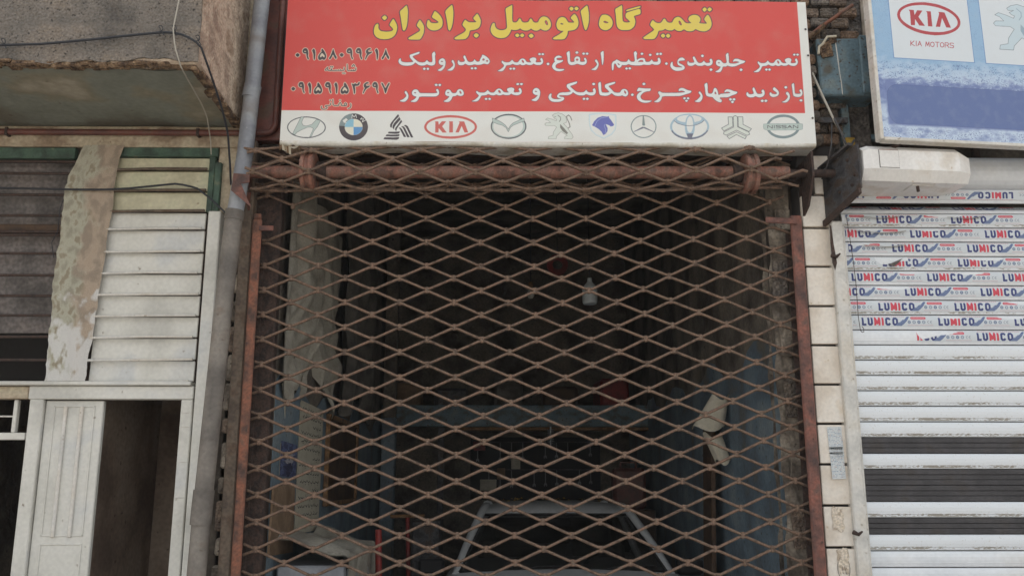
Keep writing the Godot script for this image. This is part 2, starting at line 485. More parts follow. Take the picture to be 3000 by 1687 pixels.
["h","W",0,[1733,358,1741,363,1746,368,1739,370,1734,364]],
["h","W",0,[1837,352,1851,341,1864,341,1869,348,1866,352]],
["f","W",0,[1862,298,1871,306,1861,314,1853,306]],
["f","W",0,[1905,304,1914,312,1905,320,1896,312]],
["f","W",0,[1943,298,1952,306,1942,315,1934,307]],
["f","W",0,[1960,297,1969,306,1960,314,1951,306]],
["f","W",0,[1779,381,1788,389,1779,397,1770,389]],
["f","W",0,[1796,380,1805,388,1796,396,1787,388]],
["f","W",0,[1988,352,1997,360,1988,369,1979,361]],
["f","W",0,[2073,324,2084,332,2087,340,2072,342,2059,343,2052,348,2054,357,2069,364,2082,374,2084,385,2075,395,2057,400,2037,401,2019,393,2009,379,2008,367,2014,352,2021,350,2021,360,2022,372,2035,380,2055,381,2073,380,2064,375,2049,368,2045,355,2049,338,2060,327]],
["f","W",0,[2135,316,2143,330,2150,348,2159,355,2171,354,2180,348,2186,340,2190,348,2198,354,2214,353,2219,348,2215,337,2223,328,2230,334,2232,348,2229,360,2218,368,2203,371,2188,364,2178,370,2158,371,2149,368,2139,361,2129,369,2115,372,2102,369,2097,359,2100,346,2106,345,2105,352,2118,355,2134,352,2135,345,2127,325]],
["f","W",0,[2180,305,2189,314,2179,323,2170,314]],
["f","W",0,[2221,382,2231,391,2220,400,2211,391]],
["f","W",0,[2317,293,2318,326,2317,350,2324,355,2346,356,2364,351,2374,347,2359,342,2349,342,2339,346,2341,336,2350,328,2365,328,2385,336,2405,341,2397,351,2374,359,2353,370,2333,373,2316,370,2309,366,2303,372,2283,373,2280,388,2270,403,2259,406,2240,403,2260,392,2270,380,2273,373,2261,371,2251,364,2248,353,2252,340,2262,334,2275,338,2282,349,2291,355,2304,353,2306,345,2304,326,2303,304]],
["h","W",0,[2258,352,2264,348,2271,352,2264,356]],
["f","W",0,[2379,381,2389,390,2378,399,2369,390]],
["f","W",0,[2199,463,2198,517,2202,525,2218,526,2226,516,2229,501,2237,491,2247,500,2252,519,2252,530,2258,532,2265,526,2285,524,2305,522,2318,519,2308,513,2296,513,2286,519,2287,508,2299,499,2314,501,2336,510,2355,514,2346,526,2324,533,2304,544,2282,545,2262,545,2258,551,2270,560,2267,572,2256,573,2241,565,2229,554,2222,544,2205,543,2190,538,2186,525,2185,498,2182,473]],
["h","W",0,[2232,524,2237,512,2243,522,2242,530]],
["f","W",0,[2315,547,2325,556,2314,564,2305,556]],
["f","W",0,[2334,547,2343,555,2333,564,2323,556]],
["f","W",0,[2325,561,2334,570,2324,578,2315,570]],
["f","W",0,[2481,554,2490,563,2480,571,2470,563]],
["f","W",0,[2499,554,2509,562,2498,571,2489,563]],
["f","W",0,[2608,479,2617,487,2607,496,2597,487]],
["f","W",0,[2682,552,2691,560,2681,568,2671,560]],
["f","W",0,[2439,486,2445,494,2451,515,2459,525,2476,524,2484,520,2478,508,2488,498,2495,509,2495,525,2488,537,2473,543,2460,543,2446,536,2435,543,2416,544,2404,538,2399,529,2401,518,2406,514,2410,519,2412,525,2424,527,2438,523,2438,516,2432,498]],
["f","W",0,[2546,485,2558,496,2568,509,2570,522,2563,534,2547,541,2532,541,2522,533,2520,523,2524,515,2529,517,2533,524,2548,526,2558,524,2559,517,2537,499]],
["f","W",0,[2612,511,2621,519,2626,535,2622,554,2610,568,2600,572,2579,570,2598,562,2613,546,2615,535,2604,522]],
["f","W",0,[2652,462,2651,514,2654,523,2668,524,2679,523,2684,518,2675,506,2686,496,2692,508,2692,524,2685,536,2671,542,2654,540,2644,535,2642,522,2641,498,2638,470]],
["f","P",0,[66,311,79,324,67,336,54,324]],
["f","P",0,[105,284,114,287,120,300,122,316,120,330,127,343,122,351,116,339,112,325,112,315,100,315,92,308,91,297,97,287]],
["h","P",0,[98,303,104,299,111,303,105,307]],
["f","P",0,[149,285,157,299,159,322,157,350,153,351,150,341,149,319,143,304,140,297]],
["f","P",0,[192,285,203,299,214,321,216,335,210,348,202,351,195,344,189,351,179,351,173,341,174,327,182,313,191,305,188,298]],
["h","P",0,[193,310,208,327,206,337,201,334,194,327,188,337,182,333,184,324]],
["f","P",0,[250,285,255,302,262,321,271,336,267,347,259,338,250,318,243,338,235,349,229,341,238,327,244,307]],
["f","P",0,[295,310,308,322,296,335,283,322]],
["f","P",0,[335,283,344,286,349,298,351,315,349,329,356,341,351,350,346,337,341,323,341,313,329,314,321,307,321,295,327,286]],
["h","P",0,[328,302,334,298,341,301,334,305]],
["f","P",0,[382,282,391,285,397,298,399,314,397,328,404,341,399,349,393,337,389,323,388,313,377,313,369,306,369,295,375,285]],
["h","P",0,[375,301,381,297,388,301,382,305]],
["f","P",0,[434,283,444,283,447,290,439,292,432,297,434,304,445,304,454,300,450,311,437,318,428,331,421,349,417,346,422,325,427,317,420,307,421,295]],
["f","P",0,[476,283,484,297,486,319,483,347,479,349,477,339,476,317,470,301,467,294]],
["f","P",0,[524,283,528,300,535,319,544,334,540,346,532,336,523,316,516,336,508,347,502,339,511,325,518,305]],
["f","P",0,[53,500,66,512,54,525,42,512]],
["f","P",0,[92,474,102,476,107,489,109,505,107,519,114,531,110,539,104,527,100,513,99,504,88,504,80,497,79,486,85,476]],
["h","P",0,[86,492,92,488,99,492,92,496]],
["f","P",0,[136,474,144,488,146,510,144,538,140,539,137,529,136,508,130,493,127,486]],
["f","P",0,[179,474,190,488,201,510,203,524,197,536,188,539,182,532,176,539,165,539,160,529,161,516,169,502,177,494,175,487]],
["h","P",0,[180,499,195,515,193,525,188,522,181,515,175,525,168,521,171,513]],
["f","P",0,[230,473,239,475,245,488,247,504,245,518,251,530,247,538,241,526,237,512,236,503,225,503,217,496,216,485,222,475]],
["h","P",0,[223,491,229,487,236,491,230,495]],
["f","P",0,[272,473,280,487,282,509,280,537,276,538,273,529,272,507,266,492,263,485]],
["f","P",0,[317,473,327,487,338,509,340,523,334,535,325,538,319,531,313,538,303,538,297,528,298,515,306,501,315,493,312,486]],
["h","P",0,[317,498,332,515,330,524,325,521,318,515,312,524,306,520,308,512]],
["f","P",0,[352,479,359,484,368,483,370,476,375,483,384,483,388,473,396,474,392,489,382,494,369,494,373,514,372,536,366,538,364,520,359,498]],
["f","P",0,[429,473,439,473,442,480,434,481,427,486,429,493,439,493,448,489,445,500,432,507,423,519,416,537,412,535,417,514,422,506,415,496,416,484]],
["f","P",0,[473,471,482,474,488,486,489,503,487,516,494,529,489,537,484,524,480,511,479,501,468,501,460,494,460,484,466,474]],
["h","P",0,[466,490,472,486,479,489,473,493]],
["f","P",0,[509,474,517,483,528,508,537,486,546,473,550,480,540,502,532,532,527,535,520,508,505,480]],
["s","N",3.3,[372,394,372,404,368,410,362,410,361,404,360,410,351,410,350,405,348,410,332,411,328,404,326,375]],
["s","N",3.3,[311,393,312,401,310,408,301,410,295,409,293,404,291,409,284,409,282,405,280,409,271,409,269,406,266,410,254,410,247,408,245,399,243,410,230,409,225,398,225,391]],
["s","N",3.3,[225,393,216,401,214,408,222,408,228,405]],
["s","N",3.3,[351,591,354,600,352,610,346,617,339,618]],
["s","N",3.3,[329,601,331,592,325,587,320,592,322,601]],
["s","N",3.3,[330,602,316,603,305,602,303,592,298,585,291,593,290,602,276,603,266,602,262,597,259,569]],
["s","N",3.3,[248,589,249,597,244,602,233,603,224,604,223,609,231,611,232,616,227,621,214,624,205,621,202,612,204,607]],
["f","N",0,[353,379,358,384,354,389,349,384]],
["f","N",0,[364,379,369,384,364,389,360,384]],
["f","N",0,[359,373,364,377,359,382,355,377]],
["f","N",0,[306,419,311,424,306,428,302,424]],
["f","N",0,[315,419,320,424,316,428,311,424]],
["f","N",0,[241,384,246,389,242,394,237,389]],
["f","N",0,[250,384,255,389,251,394,246,389]],
["f","N",0,[296,569,301,573,296,578,292,573]],
["f","N",0,[246,569,251,574,246,578,242,574]],
["f",["grey","",0],0,[230,722,229,732,226,741,220,749,212,757,203,764,191,770,178,775,164,779,150,781,134,782,119,781,104,779,90,775,76,771,64,765,54,758,46,750,39,742,35,733,33,724,34,714,37,705,43,697,50,689,60,682,71,676,84,671,98,667,113,665,129,664,144,665,159,667,174,670,187,675,199,681,209,688,218,696,224,704,228,713]],
["f",["white","",0],0,[225,722,224,731,221,739,216,747,208,754,199,760,188,766,176,770,163,774,149,776,134,776,120,776,105,774,92,771,79,767,68,761,58,755,50,748,44,740,40,732,38,723,39,715,42,707,47,699,54,692,64,685,75,680,87,675,100,672,114,670,129,669,144,670,158,672,172,675,184,679,196,685,205,691,213,698,219,706,223,714]],
["f",["silver","grey",1.6],0,[101,666,116,667,107,691,107,701,115,713,130,716,158,707,181,679,201,685,187,719,169,745,159,773,150,775,162,745,167,729,153,721,136,723,105,738,83,752,76,764,63,758,78,722,91,691]],
["f",["ink","",0],0,[445,718,444,729,442,741,438,751,432,761,425,770,417,777,407,784,396,788,385,791,374,792,362,791,351,788,340,784,330,778,321,771,313,762,307,752,302,741,299,730,297,719,298,707,300,696,304,685,310,675,317,667,325,659,335,653,346,648,357,646,368,645,380,645,391,648,402,652,412,658,421,666,429,675,436,685,440,695,443,706]],
["f",["steel","",0],0,[371,718,298,712,299,704,300,696,303,689,307,681,311,674,316,668,322,663,328,658,335,653,342,650,350,647,358,646]],
["f",["white","",0],0,[417,718,417,725,416,732,413,738,410,744,405,750,400,754,394,758,387,761,380,762,373,763,366,763,359,761,352,758,346,755,340,750,335,745,331,739,328,732,326,726,326,719,326,712,327,705,330,698,333,692,338,687,343,682,349,679,356,676,363,674,370,674,377,674,384,676,391,678,397,682,403,686,408,692,412,698,415,704,417,711]],
["f",["sky","",0],0,[371,718,327,719,327,712,328,705,331,699,334,693,338,688,344,683,350,679,356,677,363,675,370,675]],
["f",["cream","",0],0,[371,718,370,675,377,675,384,677,390,679,397,683,402,687,407,692,411,698,414,705,416,711,416,718]],
["f",["blue","",0],0,[371,718,416,718,416,725,415,732,412,738,409,744,404,749,399,754,393,757,387,760,380,761,373,762]],
["f",["cream","",0],0,[371,718,373,762,366,762,359,760,353,757,346,754,341,749,336,744,332,738,329,732,327,725,327,719]],
["s",["white","",0],3,[316,684,331,672,338,680,326,690,331,694,322,694,316,684]],
["s",["white","",0],3,[361,670,362,651,372,665,380,651,384,668]],
["s",["white","",0],3,[412,668,405,676,420,674,415,691,431,681]],
["f",["ink","",0],0,[597,648,603,659,577,689,569,705,566,723,558,718,558,705,564,693]],
["f",["ink","",0],0,[604,664,611,677,588,705,580,719,578,731,570,723,571,712,577,698]],
["f",["ink","",0],0,[614,679,619,690,601,714,593,728,590,741,583,733,586,721,593,712]],
["f",["ink","",0],0,[602,723,610,721,619,730,642,772,630,773,615,742,609,730]],
["f",["ink","",0],0,[615,716,625,714,634,723,660,774,647,774,629,735,623,723]],
["f",["ink","",0],0,[628,710,638,707,649,715,678,775,666,775,645,730,638,718]],
["f",["ink","",0],0,[552,744,583,744,609,743,605,753,589,756,547,753]],
["f",["ink","",0],0,[541,759,581,760,608,758,605,768,588,770,536,769]],
["f",["ink","",0],0,[531,774,577,775,606,773,604,783,593,788,526,785]],
["f",["kia","",0],0,[1003,716,1001,726,997,736,989,746,978,754,964,762,948,769,930,774,910,778,890,781,869,782,847,781,827,779,807,775,789,770,773,763,759,756,748,747,739,738,734,728,732,718,734,708,739,698,746,688,757,680,771,672,787,665,805,660,825,656,845,653,867,652,888,653,909,655,928,659,947,664,963,671,977,678,988,687,996,696,1001,706]],
["f",["white","",0],0,[991,716,990,725,985,732,978,740,968,747,955,753,941,759,924,763,906,766,888,768,868,769,849,768,830,767,812,764,796,759,781,754,768,748,758,741,751,734,746,726,744,718,746,710,750,702,757,694,767,687,780,681,794,675,811,671,829,668,848,666,867,665,886,666,905,667,923,670,940,675,955,680,967,686,977,693,985,700,990,708]],
["f",["kia","",0],0,[786,688,804,687,807,706,822,687,844,687,824,715,848,748,827,748,807,724,806,748,789,748,789,694]],
["f",["kia","",0],0,[859,687,879,687,880,747,861,748,861,694]],
["f",["kia","",0],0,[910,687,937,687,958,747,939,747,924,711,910,747,893,747,913,694]],
["f",["grey","",0],0,[1256,712,1255,723,1251,733,1246,743,1238,752,1229,760,1218,767,1206,773,1193,777,1179,780,1164,781,1150,780,1136,777,1123,773,1111,768,1100,761,1090,753,1083,744,1077,734,1074,724,1073,713,1074,702,1077,692,1083,682,1090,673,1099,665,1110,658,1123,652,1136,648,1150,645,1164,644,1179,645,1193,647,1206,651,1218,657,1229,664,1239,672,1246,681,1252,691,1255,701]],
["f",["silver","",0],0,[1250,712,1249,722,1246,731,1240,740,1233,748,1225,756,1215,762,1203,767,1191,771,1178,773,1164,774,1151,773,1138,771,1126,768,1114,763,1104,756,1095,749,1088,741,1083,732,1080,723,1079,713,1080,703,1083,694,1088,685,1095,677,1104,669,1114,663,1125,658,1138,654,1151,652,1164,651,1178,651,1191,654,1203,657,1215,662,1225,668,1234,676,1241,684,1246,693,1249,702]],
["f",["white","",0],0,[1239,711,1238,720,1235,729,1230,737,1224,745,1216,752,1207,758,1197,762,1186,766,1174,768,1162,769,1150,768,1139,766,1128,763,1118,758,1109,752,1101,746,1094,738,1090,730,1087,721,1086,712,1087,703,1090,694,1094,686,1100,678,1108,671,1117,665,1128,660,1139,657,1150,655,1162,654,1174,655,1186,657,1197,660,1207,665,1216,671,1224,677,1230,685,1235,693,1238,702]],
["f",["silver","grey",1.8],0,[1081,667,1109,679,1130,691,1148,706,1163,727,1175,706,1189,693,1215,680,1243,667,1246,683,1215,695,1189,706,1175,717,1163,742,1152,720,1132,706,1109,700,1083,688]],
["s",["khaki","",0],4,[1468,723,1480,714,1476,695,1466,673,1462,658,1473,650,1483,660,1489,678]],
["f",["silver2","khaki",1.6],0,[1389,652,1401,643,1420,638,1442,645,1458,659,1462,679,1460,692,1446,696,1466,718,1472,729,1490,755,1495,770,1487,780,1451,779,1453,766,1465,762,1449,751,1433,740,1410,766,1408,779,1367,779,1370,767,1392,761,1394,743,1411,716,1399,708,1356,708,1350,701,1356,693,1380,692,1368,680,1354,675,1364,667,1387,673,1409,682,1412,674,1403,671,1396,665,1409,658,1393,658]],
["f",["khaki","",0],0,[1429,699,1449,721,1469,747,1463,755,1441,738,1429,719]],
["s",["khaki","",0],3,[1418,651,1431,662,1432,675,1425,686]],
["f",["pale","steel2",1.0],0,[1578,644,1615,638,1648,636,1685,638,1718,645,1719,674,1718,702,1713,728,1694,754,1651,777,1613,759,1587,733,1579,703,1577,674]],
["f",["white","",0],0,[1585,650,1618,645,1648,642,1681,645,1711,651,1712,676,1711,702,1707,725,1689,749,1651,769,1616,753,1593,730,1586,703,1584,677]],
["f",["violet","",0],0,[1593,705,1604,683,1623,663,1647,654,1676,655,1680,652,1682,662,1691,674,1707,700,1701,707,1689,710,1681,703,1663,697,1673,719,1672,735,1662,750,1650,757,1641,739,1626,724,1609,713]],
["s",["lilac","",0],2.2,[1607,709,1618,683,1639,665,1672,657]],
["s",["lilac","",0],2.2,[1659,698,1656,709,1664,728,1660,745]],
["f",["steel","",0],0,[1925,708,1924,718,1921,728,1917,737,1911,745,1904,752,1896,759,1887,764,1877,768,1867,770,1857,771,1846,770,1836,768,1827,764,1818,759,1810,753,1804,746,1799,737,1795,728,1793,719,1792,709,1793,699,1796,690,1800,681,1806,672,1813,665,1821,658,1830,653,1840,649,1850,647,1861,646,1871,647,1881,649,1891,653,1899,658,1907,664,1914,671,1919,680,1922,689,1925,698]],
["f",["white","",0],0,[1920,708,1919,717,1917,726,1913,734,1907,742,1901,749,1893,755,1885,759,1876,763,1866,765,1857,766,1847,765,1838,763,1829,760,1821,755,1814,749,1808,743,1803,735,1800,727,1798,718,1797,709,1798,700,1801,691,1805,683,1810,675,1816,668,1824,662,1832,658,1841,654,1851,652,1860,651,1870,652,1879,654,1888,657,1896,662,1903,668,1910,675,1914,682,1918,691,1920,699]],
["f",["steel","",0],0,[1856,650,1862,650,1867,701,1861,704,1852,701]],
["f",["slate","",0],0,[1857,709,1861,716,1806,739,1807,736,1852,710]],
["f",["slate","",0],0,[1863,710,1857,716,1909,738,1913,737]],
["f",["chrome","",0],0,[2197,707,2195,718,2191,728,2184,738,2176,748,2165,756,2153,763,2139,769,2124,773,2109,776,2093,777,2077,776,2062,774,2048,770,2035,764,2023,757,2013,749,2005,739,2000,729,1996,719,1995,708,1997,697,2001,686,2008,676,2016,666,2027,658,2039,651,2053,645,2068,641,2083,638,2099,637,2115,638,2130,640,2145,644,2158,650,2170,657,2179,666,2187,675,2193,685,2196,696]],
["f",["white","",0],0,[2187,707,2185,716,2181,725,2176,734,2168,741,2158,749,2147,755,2135,760,2122,763,2108,765,2094,766,2080,766,2066,763,2053,760,2041,755,2030,749,2022,742,2014,734,2009,726,2006,717,2006,708,2007,698,2011,689,2017,681,2024,673,2034,666,2045,660,2057,655,2070,651,2084,649,2099,648,2113,649,2127,651,2140,654,2151,659,2162,665,2171,672,2178,680,2183,688,2186,697]],
["f",["slate","",0],0,[2190,731,2185,737,2180,743,2174,749,2167,755,2160,760,2151,764,2142,768,2133,771,2123,774,2114,775,2103,777,2093,777,2083,777,2073,776,2063,774,2054,772,2045,768,2036,765,2028,760,2021,756,2015,750,2009,744,2004,738,2001,732,2005,727,2009,733,2013,739,2018,744,2025,749,2031,753,2039,757,2047,761,2056,763,2065,766,2074,767,2084,768,2094,768,2103,768,2113,767,2122,765,2132,763,2141,760,2149,757,2157,753,2164,748,2171,743,2177,738,2182,732,2186,726]],
["f",["chrome","",0],0,[2170,670,2169,675,2166,680,2162,685,2155,689,2148,693,2139,696,2129,699,2118,701,2107,702,2095,703,2084,703,2073,701,2062,700,2052,697,2044,694,2036,690,2030,685,2026,681,2024,676,2023,671,2024,666,2027,661,2031,656,2038,651,2045,647,2054,644,2064,641,2075,639,2086,638,2098,637,2110,638,2121,639,2131,641,2141,643,2150,647,2157,651,2163,655,2167,660,2170,665]],
["f",["white","",0],0,[2159,664,2158,668,2156,671,2152,674,2147,677,2140,679,2132,681,2124,683,2115,684,2105,685,2095,685,2085,685,2075,685,2066,683,2058,682,2050,680,2044,677,2039,675,2035,672,2033,668,2032,665,2033,662,2036,659,2040,656,2045,653,2051,650,2059,648,2068,646,2077,645,2087,644,2097,644,2107,644,2116,645,2126,646,2134,648,2141,650,2148,652,2153,655,2157,658,2159,661]],
["f",["chrome","",0],0,[2123,706,2122,716,2121,725,2119,734,2116,742,2113,750,2110,756,2106,761,2103,765,2099,767,2095,768,2091,767,2087,765,2083,761,2080,756,2077,750,2075,743,2073,734,2072,725,2071,716,2072,706,2072,697,2074,687,2076,678,2078,670,2081,662,2084,656,2088,651,2092,647,2096,645,2100,644,2104,645,2108,647,2111,651,2114,656,2117,662,2119,670,2121,678,2122,687,2123,696]],
["f",["white","",0],0,[2114,696,2114,703,2113,710,2112,716,2110,722,2108,728,2106,732,2104,736,2101,739,2098,740,2096,741,2093,740,2091,739,2088,736,2086,732,2084,728,2083,723,2082,717,2081,710,2081,703,2081,696,2081,689,2082,683,2083,676,2085,670,2087,665,2089,660,2092,657,2094,654,2097,652,2099,652,2102,652,2105,654,2107,656,2109,660,2111,665,2112,670,2113,676,2114,682,2114,689]],
["f",["slate","",0],0,[2079,745,2113,745,2105,768,2084,768]],
["s",["slate","",0],2.4,[2017,676,2035,691,2068,701,2096,703,2129,699,2158,686,2172,673]],
["f",["silver2","grey",2.6],0,[2297,653,2320,653,2319,705,2271,731,2260,715,2297,694]],
["f",["silver2","grey",2.6],0,[2349,652,2374,652,2373,694,2415,717,2402,733,2348,707]],
["f",["silver2","grey",2.6],0,[2324,652,2335,645,2346,652,2343,707,2400,735,2404,748,2390,754,2337,726,2282,754,2269,747,2271,736,2323,709]],
["f",["silver2","grey",2.6],0,[2286,759,2336,735,2386,759,2379,773,2335,750,2297,773]],
["f",["steel","",0],0,[2667,703,2665,714,2661,724,2655,733,2648,742,2638,750,2627,757,2615,762,2602,766,2589,769,2575,770,2562,769,2549,767,2536,763,2525,757,2515,751,2507,743,2500,734,2495,725,2493,715,2492,704,2494,694,2498,684,2504,675,2511,666,2521,658,2532,651,2544,645,2556,641,2570,639,2584,638,2597,639,2611,641,2623,645,2634,650,2644,657,2653,665,2659,674,2664,683,2667,693]],
["f",["white","",0],0,[2654,704,2652,712,2649,720,2644,727,2638,734,2630,740,2620,746,2610,750,2599,753,2588,755,2576,756,2565,755,2553,753,2543,750,2533,746,2525,741,2517,735,2512,728,2508,720,2506,713,2505,704,2507,696,2510,688,2515,681,2521,674,2529,667,2538,662,2549,658,2560,655,2571,653,2583,652,2594,652,2606,654,2616,657,2626,662,2635,667,2642,673,2647,680,2651,688,2654,695]],
["f",["silver","steel",1.5],0,[2479,691,2499,689,2662,687,2680,690,2680,705,2678,719,2659,723,2496,725,2479,719,2477,706]],
["s",["ink","",0],2.3,[2499,714,2500,698,2523,714,2524,698]],
["s",["ink","",0],2.3,[2534,698,2533,713]],
["s",["ink","",0],2.3,[2567,699,2562,698,2548,698,2543,700,2545,704,2564,706,2566,710,2561,713,2547,713,2542,712]],
["s",["ink","",0],2.3,[2596,699,2592,698,2577,698,2572,700,2575,704,2594,706,2596,710,2591,713,2576,713,2572,712]],
["s",["ink","",0],2.3,[2601,713,2614,698,2625,713]],
["s",["ink","",0],2.3,[2607,707,2620,707]],
["s",["ink","",0],2.3,[2631,713,2632,697,2655,713,2656,697]]]
const BLUE_SIGN_PRINT := [
["f",["kia","",0],0,[489,651,483,637,472,623,457,611,439,601,418,592,394,585,368,581,340,578,312,579,285,581,258,586,232,593,209,602,189,612,171,625,158,638,148,652,143,667,142,682,146,696,154,710,167,723,183,734,203,744,225,752,250,758,277,761,305,763,333,761,361,758,388,752,412,744,435,734,454,722,469,709,481,695,488,681,491,666]],
["f",["white","",0],0,[474,653,469,642,459,631,446,622,430,613,411,607,389,601,366,598,341,597,315,597,290,599,265,603,242,609,221,617,202,626,186,636,173,647,164,658,159,670,158,682,161,694,168,705,179,715,193,724,211,732,231,738,254,742,278,745,303,746,329,744,354,741,379,736,402,729,422,721,440,711,454,701,465,689,472,677,475,665]],
["f",["kia","",0],0,[209,714,237,714,239,686,256,714,285,714,259,677,290,628,259,628,239,663,235,628,213,627,215,702]],
["f",["kia","",0],0,[304,712,331,713,331,627,307,627,310,705]],
["f",["kia","",0],0,[373,713,407,712,434,627,408,627,390,679,374,628,350,627,377,704]],
["s",["kia","",0],3.2,[203,538,200,512]],
["s",["kia","",0],3.2,[221,539,203,524,221,512]],
["s",["kia","",0],3.2,[233,539,230,512]],
["s",["kia","",0],3.2,[239,513,252,539,259,513]],
["s",["kia","",0],3.2,[244,522,256,523]],
["s",["kia","",0],3.2,[282,513,287,539,293,518,303,539,302,513]],
["s",["kia","",0],3.2,[322,539,313,535,310,526,311,517,319,513,327,517,331,526,329,536,322,539]],
["s",["kia","",0],3.2,[338,540,359,540]],
["s",["kia","",0],3.2,[348,540,346,513]],
["s",["kia","",0],3.2,[375,540,367,536,364,527,365,517,372,514,381,518,384,527,383,536,375,540]],
["s",["kia","",0],3.2,[389,514,392,540,407,540,411,534,406,527,390,527]],
["s",["kia","",0],3.2,[401,527,410,514]],
["s",["kia","",0],3.2,[439,538,435,540,423,540,418,536,419,529,436,526,437,519,432,514,420,514,416,517]],
["s",["khaki2","",0],4,[900,629,926,645,923,682,909,723,905,751,926,766,944,748,951,713]],
["f",["silver3","khaki2",2.4],0,[763,761,789,778,826,787,868,775,896,749,899,710,892,686,863,679,897,637,906,617,936,569,942,541,925,522,855,524,862,548,886,556,858,576,829,596,779,547,772,523,694,523,701,547,745,557,753,591,791,642,769,656,687,655,677,669,690,683,738,686,717,708,690,718,712,732,754,721,795,705,803,719,786,725,774,737,801,750,769,749]],
["f",["steel2","",0],0,[831,673,865,633,898,584,884,568,845,600,826,636]],
["s",["steel2","",0],4,[819,762,842,742,841,718,826,697]]]

# ---------------------------------------------------------------- materials
func make_materials() -> void:
	var W := Color(1, 1, 1)
	mats.rod = surf(mottle(1, [[0.25, c8(86, 68, 56)], [0.42, c8(118, 98, 82)], [0.58, c8(126, 98, 80)], [0.8, c8(108, 92, 78)]], 0.03, 0.12), 0.75, 2.2, 0.15, 3.0, 0.4)
	mats.orange = surf(mottle(2, [[0.2, c8(80, 60, 52)], [0.42, c8(126, 84, 66)], [0.6, c8(144, 90, 68)], [0.78, c8(114, 90, 76)], [0.92, c8(160, 144, 132)]], 0.016, 0.08, 0.16, c8(70, 50, 44)), 0.7, 1.3, 0.08, 3.0, 0.35)
	mats.maroon = surf(mottle(3, [[0.2, c8(74, 56, 52)], [0.46, c8(116, 78, 68)], [0.64, c8(136, 86, 72)], [0.85, c8(100, 78, 70)]], 0.014, 0.08, 0.14, c8(64, 48, 44)), 0.7, 1.2, 0.08, 3.0, 0.35)
	mats.tube = surf(mottle(4, [[0.2, c8(92, 68, 58)], [0.45, c8(146, 98, 82)], [0.62, c8(138, 104, 90)], [0.85, c8(110, 90, 80)]], 0.025, 0.1), 0.65, 1.6, 0.1, 3.0, 0.3)
	mats.darkrust = surf(mottle(5, [[0.25, c8(50, 40, 36)], [0.5, c8(74, 56, 48)], [0.75, c8(62, 50, 44)]], 0.03, 0.12), 0.8, 1.5, 0.12, 3.0, 0.4)
	mats.olive = surf(mottle(6, [[0.3, c8(88, 76, 66)], [0.6, c8(112, 98, 84)], [0.8, c8(96, 78, 64)]], 0.02, 0.08), 0.75, 1.0, 0.1, 3.0, 0.3)
	mats.steel = surf(mottle(7, [[0.3, c8(58, 56, 58)], [0.55, c8(84, 84, 86)], [0.75, c8(78, 66, 58)]], 0.02, 0.1), 0.6, 1.6, 0.1, 3.0, 0.3, 0.2)
	mats.white = surf(mottle(8, [[0.2, c8(190, 188, 180)], [0.42, c8(208, 206, 197)], [0.65, c8(213, 211, 203)], [0.9, c8(198, 199, 197)]], 0.008, 0.02, 0.1, c8(130, 120, 105)), 0.45, 0.8, 0.05, 2.0, 0.15)
	mats.cream = surf(mottle(9, [[0.3, c8(186, 180, 152)], [0.5, c8(200, 194, 166)], [0.7, c8(192, 190, 160)]], 0.012, 0.03, 0.12, c8(140, 125, 100)), 0.5, 0.8, 0.05, 2.0, 0.15)
	mats.green = surf(mottle(10, [[0.25, c8(52, 68, 58)], [0.5, c8(66, 90, 76)], [0.75, c8(74, 98, 82)], [0.9, c8(120, 118, 98)]], 0.02, 0.06), 0.6, 1.2, 0.08, 3.0, 0.25)
	mats.plaster = surf(mottle(11, [[0.2, c8(146, 128, 108)], [0.4, c8(178, 164, 142)], [0.6, c8(186, 175, 152)], [0.8, c8(164, 144, 122)]], 0.014, 0.05, 0.14, c8(110, 92, 74)), 0.9, 0.9, 0.06, 5.0, 0.5)
	var conc := surf(mottle(12, [[0.15, c8(88, 84, 80)], [0.4, c8(114, 108, 101)], [0.6, c8(124, 116, 108)], [0.75, c8(132, 122, 111)], [0.92, c8(104, 92, 82)]], 0.006, 0.10, 0.24, c8(60, 56, 53)), 0.95, 1.5, 0.13, 6.0, 0.7)
	mats.concrete = conc
	mats.pinkplaster = surf(mottle(13, [[0.2, c8(150, 132, 116)], [0.45, c8(188, 170, 150)], [0.6, c8(196, 178, 158)], [0.82, c8(158, 138, 118)]], 0.012, 0.07, 0.2, c8(128, 108, 92)), 0.95, 1.2, 0.1, 5.0, 0.55)
	mats.brokenedge = surf(mottle(14, [[0.25, c8(72, 56, 44)], [0.5, c8(110, 88, 68)], [0.75, c8(150, 126, 100)]], 0.04, 0.15), 0.95, 1.5, 0.16, 8.0, 0.9)
	mats.soffit = surf(mottle(15, [[0.2, c8(106, 102, 90)], [0.4, c8(122, 125, 115)], [0.64, c8(130, 133, 123)], [0.78, c8(136, 130, 112)], [0.9, c8(164, 156, 140)]], 0.008, 0.03, 0.1, c8(84, 72, 58)), 0.85, 0.55, 0.03, 4.0, 0.3)
	mats.pvc = surf(mottle(16, [[0.25, c8(128, 131, 138)], [0.5, c8(146, 150, 156)], [0.7, c8(152, 154, 158)], [0.9, c8(134, 131, 128)]], 0.015, 0.03, 0.1, c8(190, 190, 190)), 0.4, 0.9)
	mats.ironpipe = surf(mottle(17, [[0.2, c8(98, 92, 86)], [0.5, c8(124, 117, 109)], [0.72, c8(136, 129, 120)], [0.9, c8(112, 94, 80)]], 0.014, 0.05, 0.12, c8(90, 76, 64)), 0.6, 0.9, 0.06, 3.0, 0.25)
	mats.gaspipe = surf(mottle(18, [[0.3, c8(86, 52, 46)], [0.6, c8(110, 64, 54)], [0.85, c8(96, 72, 58)]], 0.02, 0.06), 0.5, 1.0)
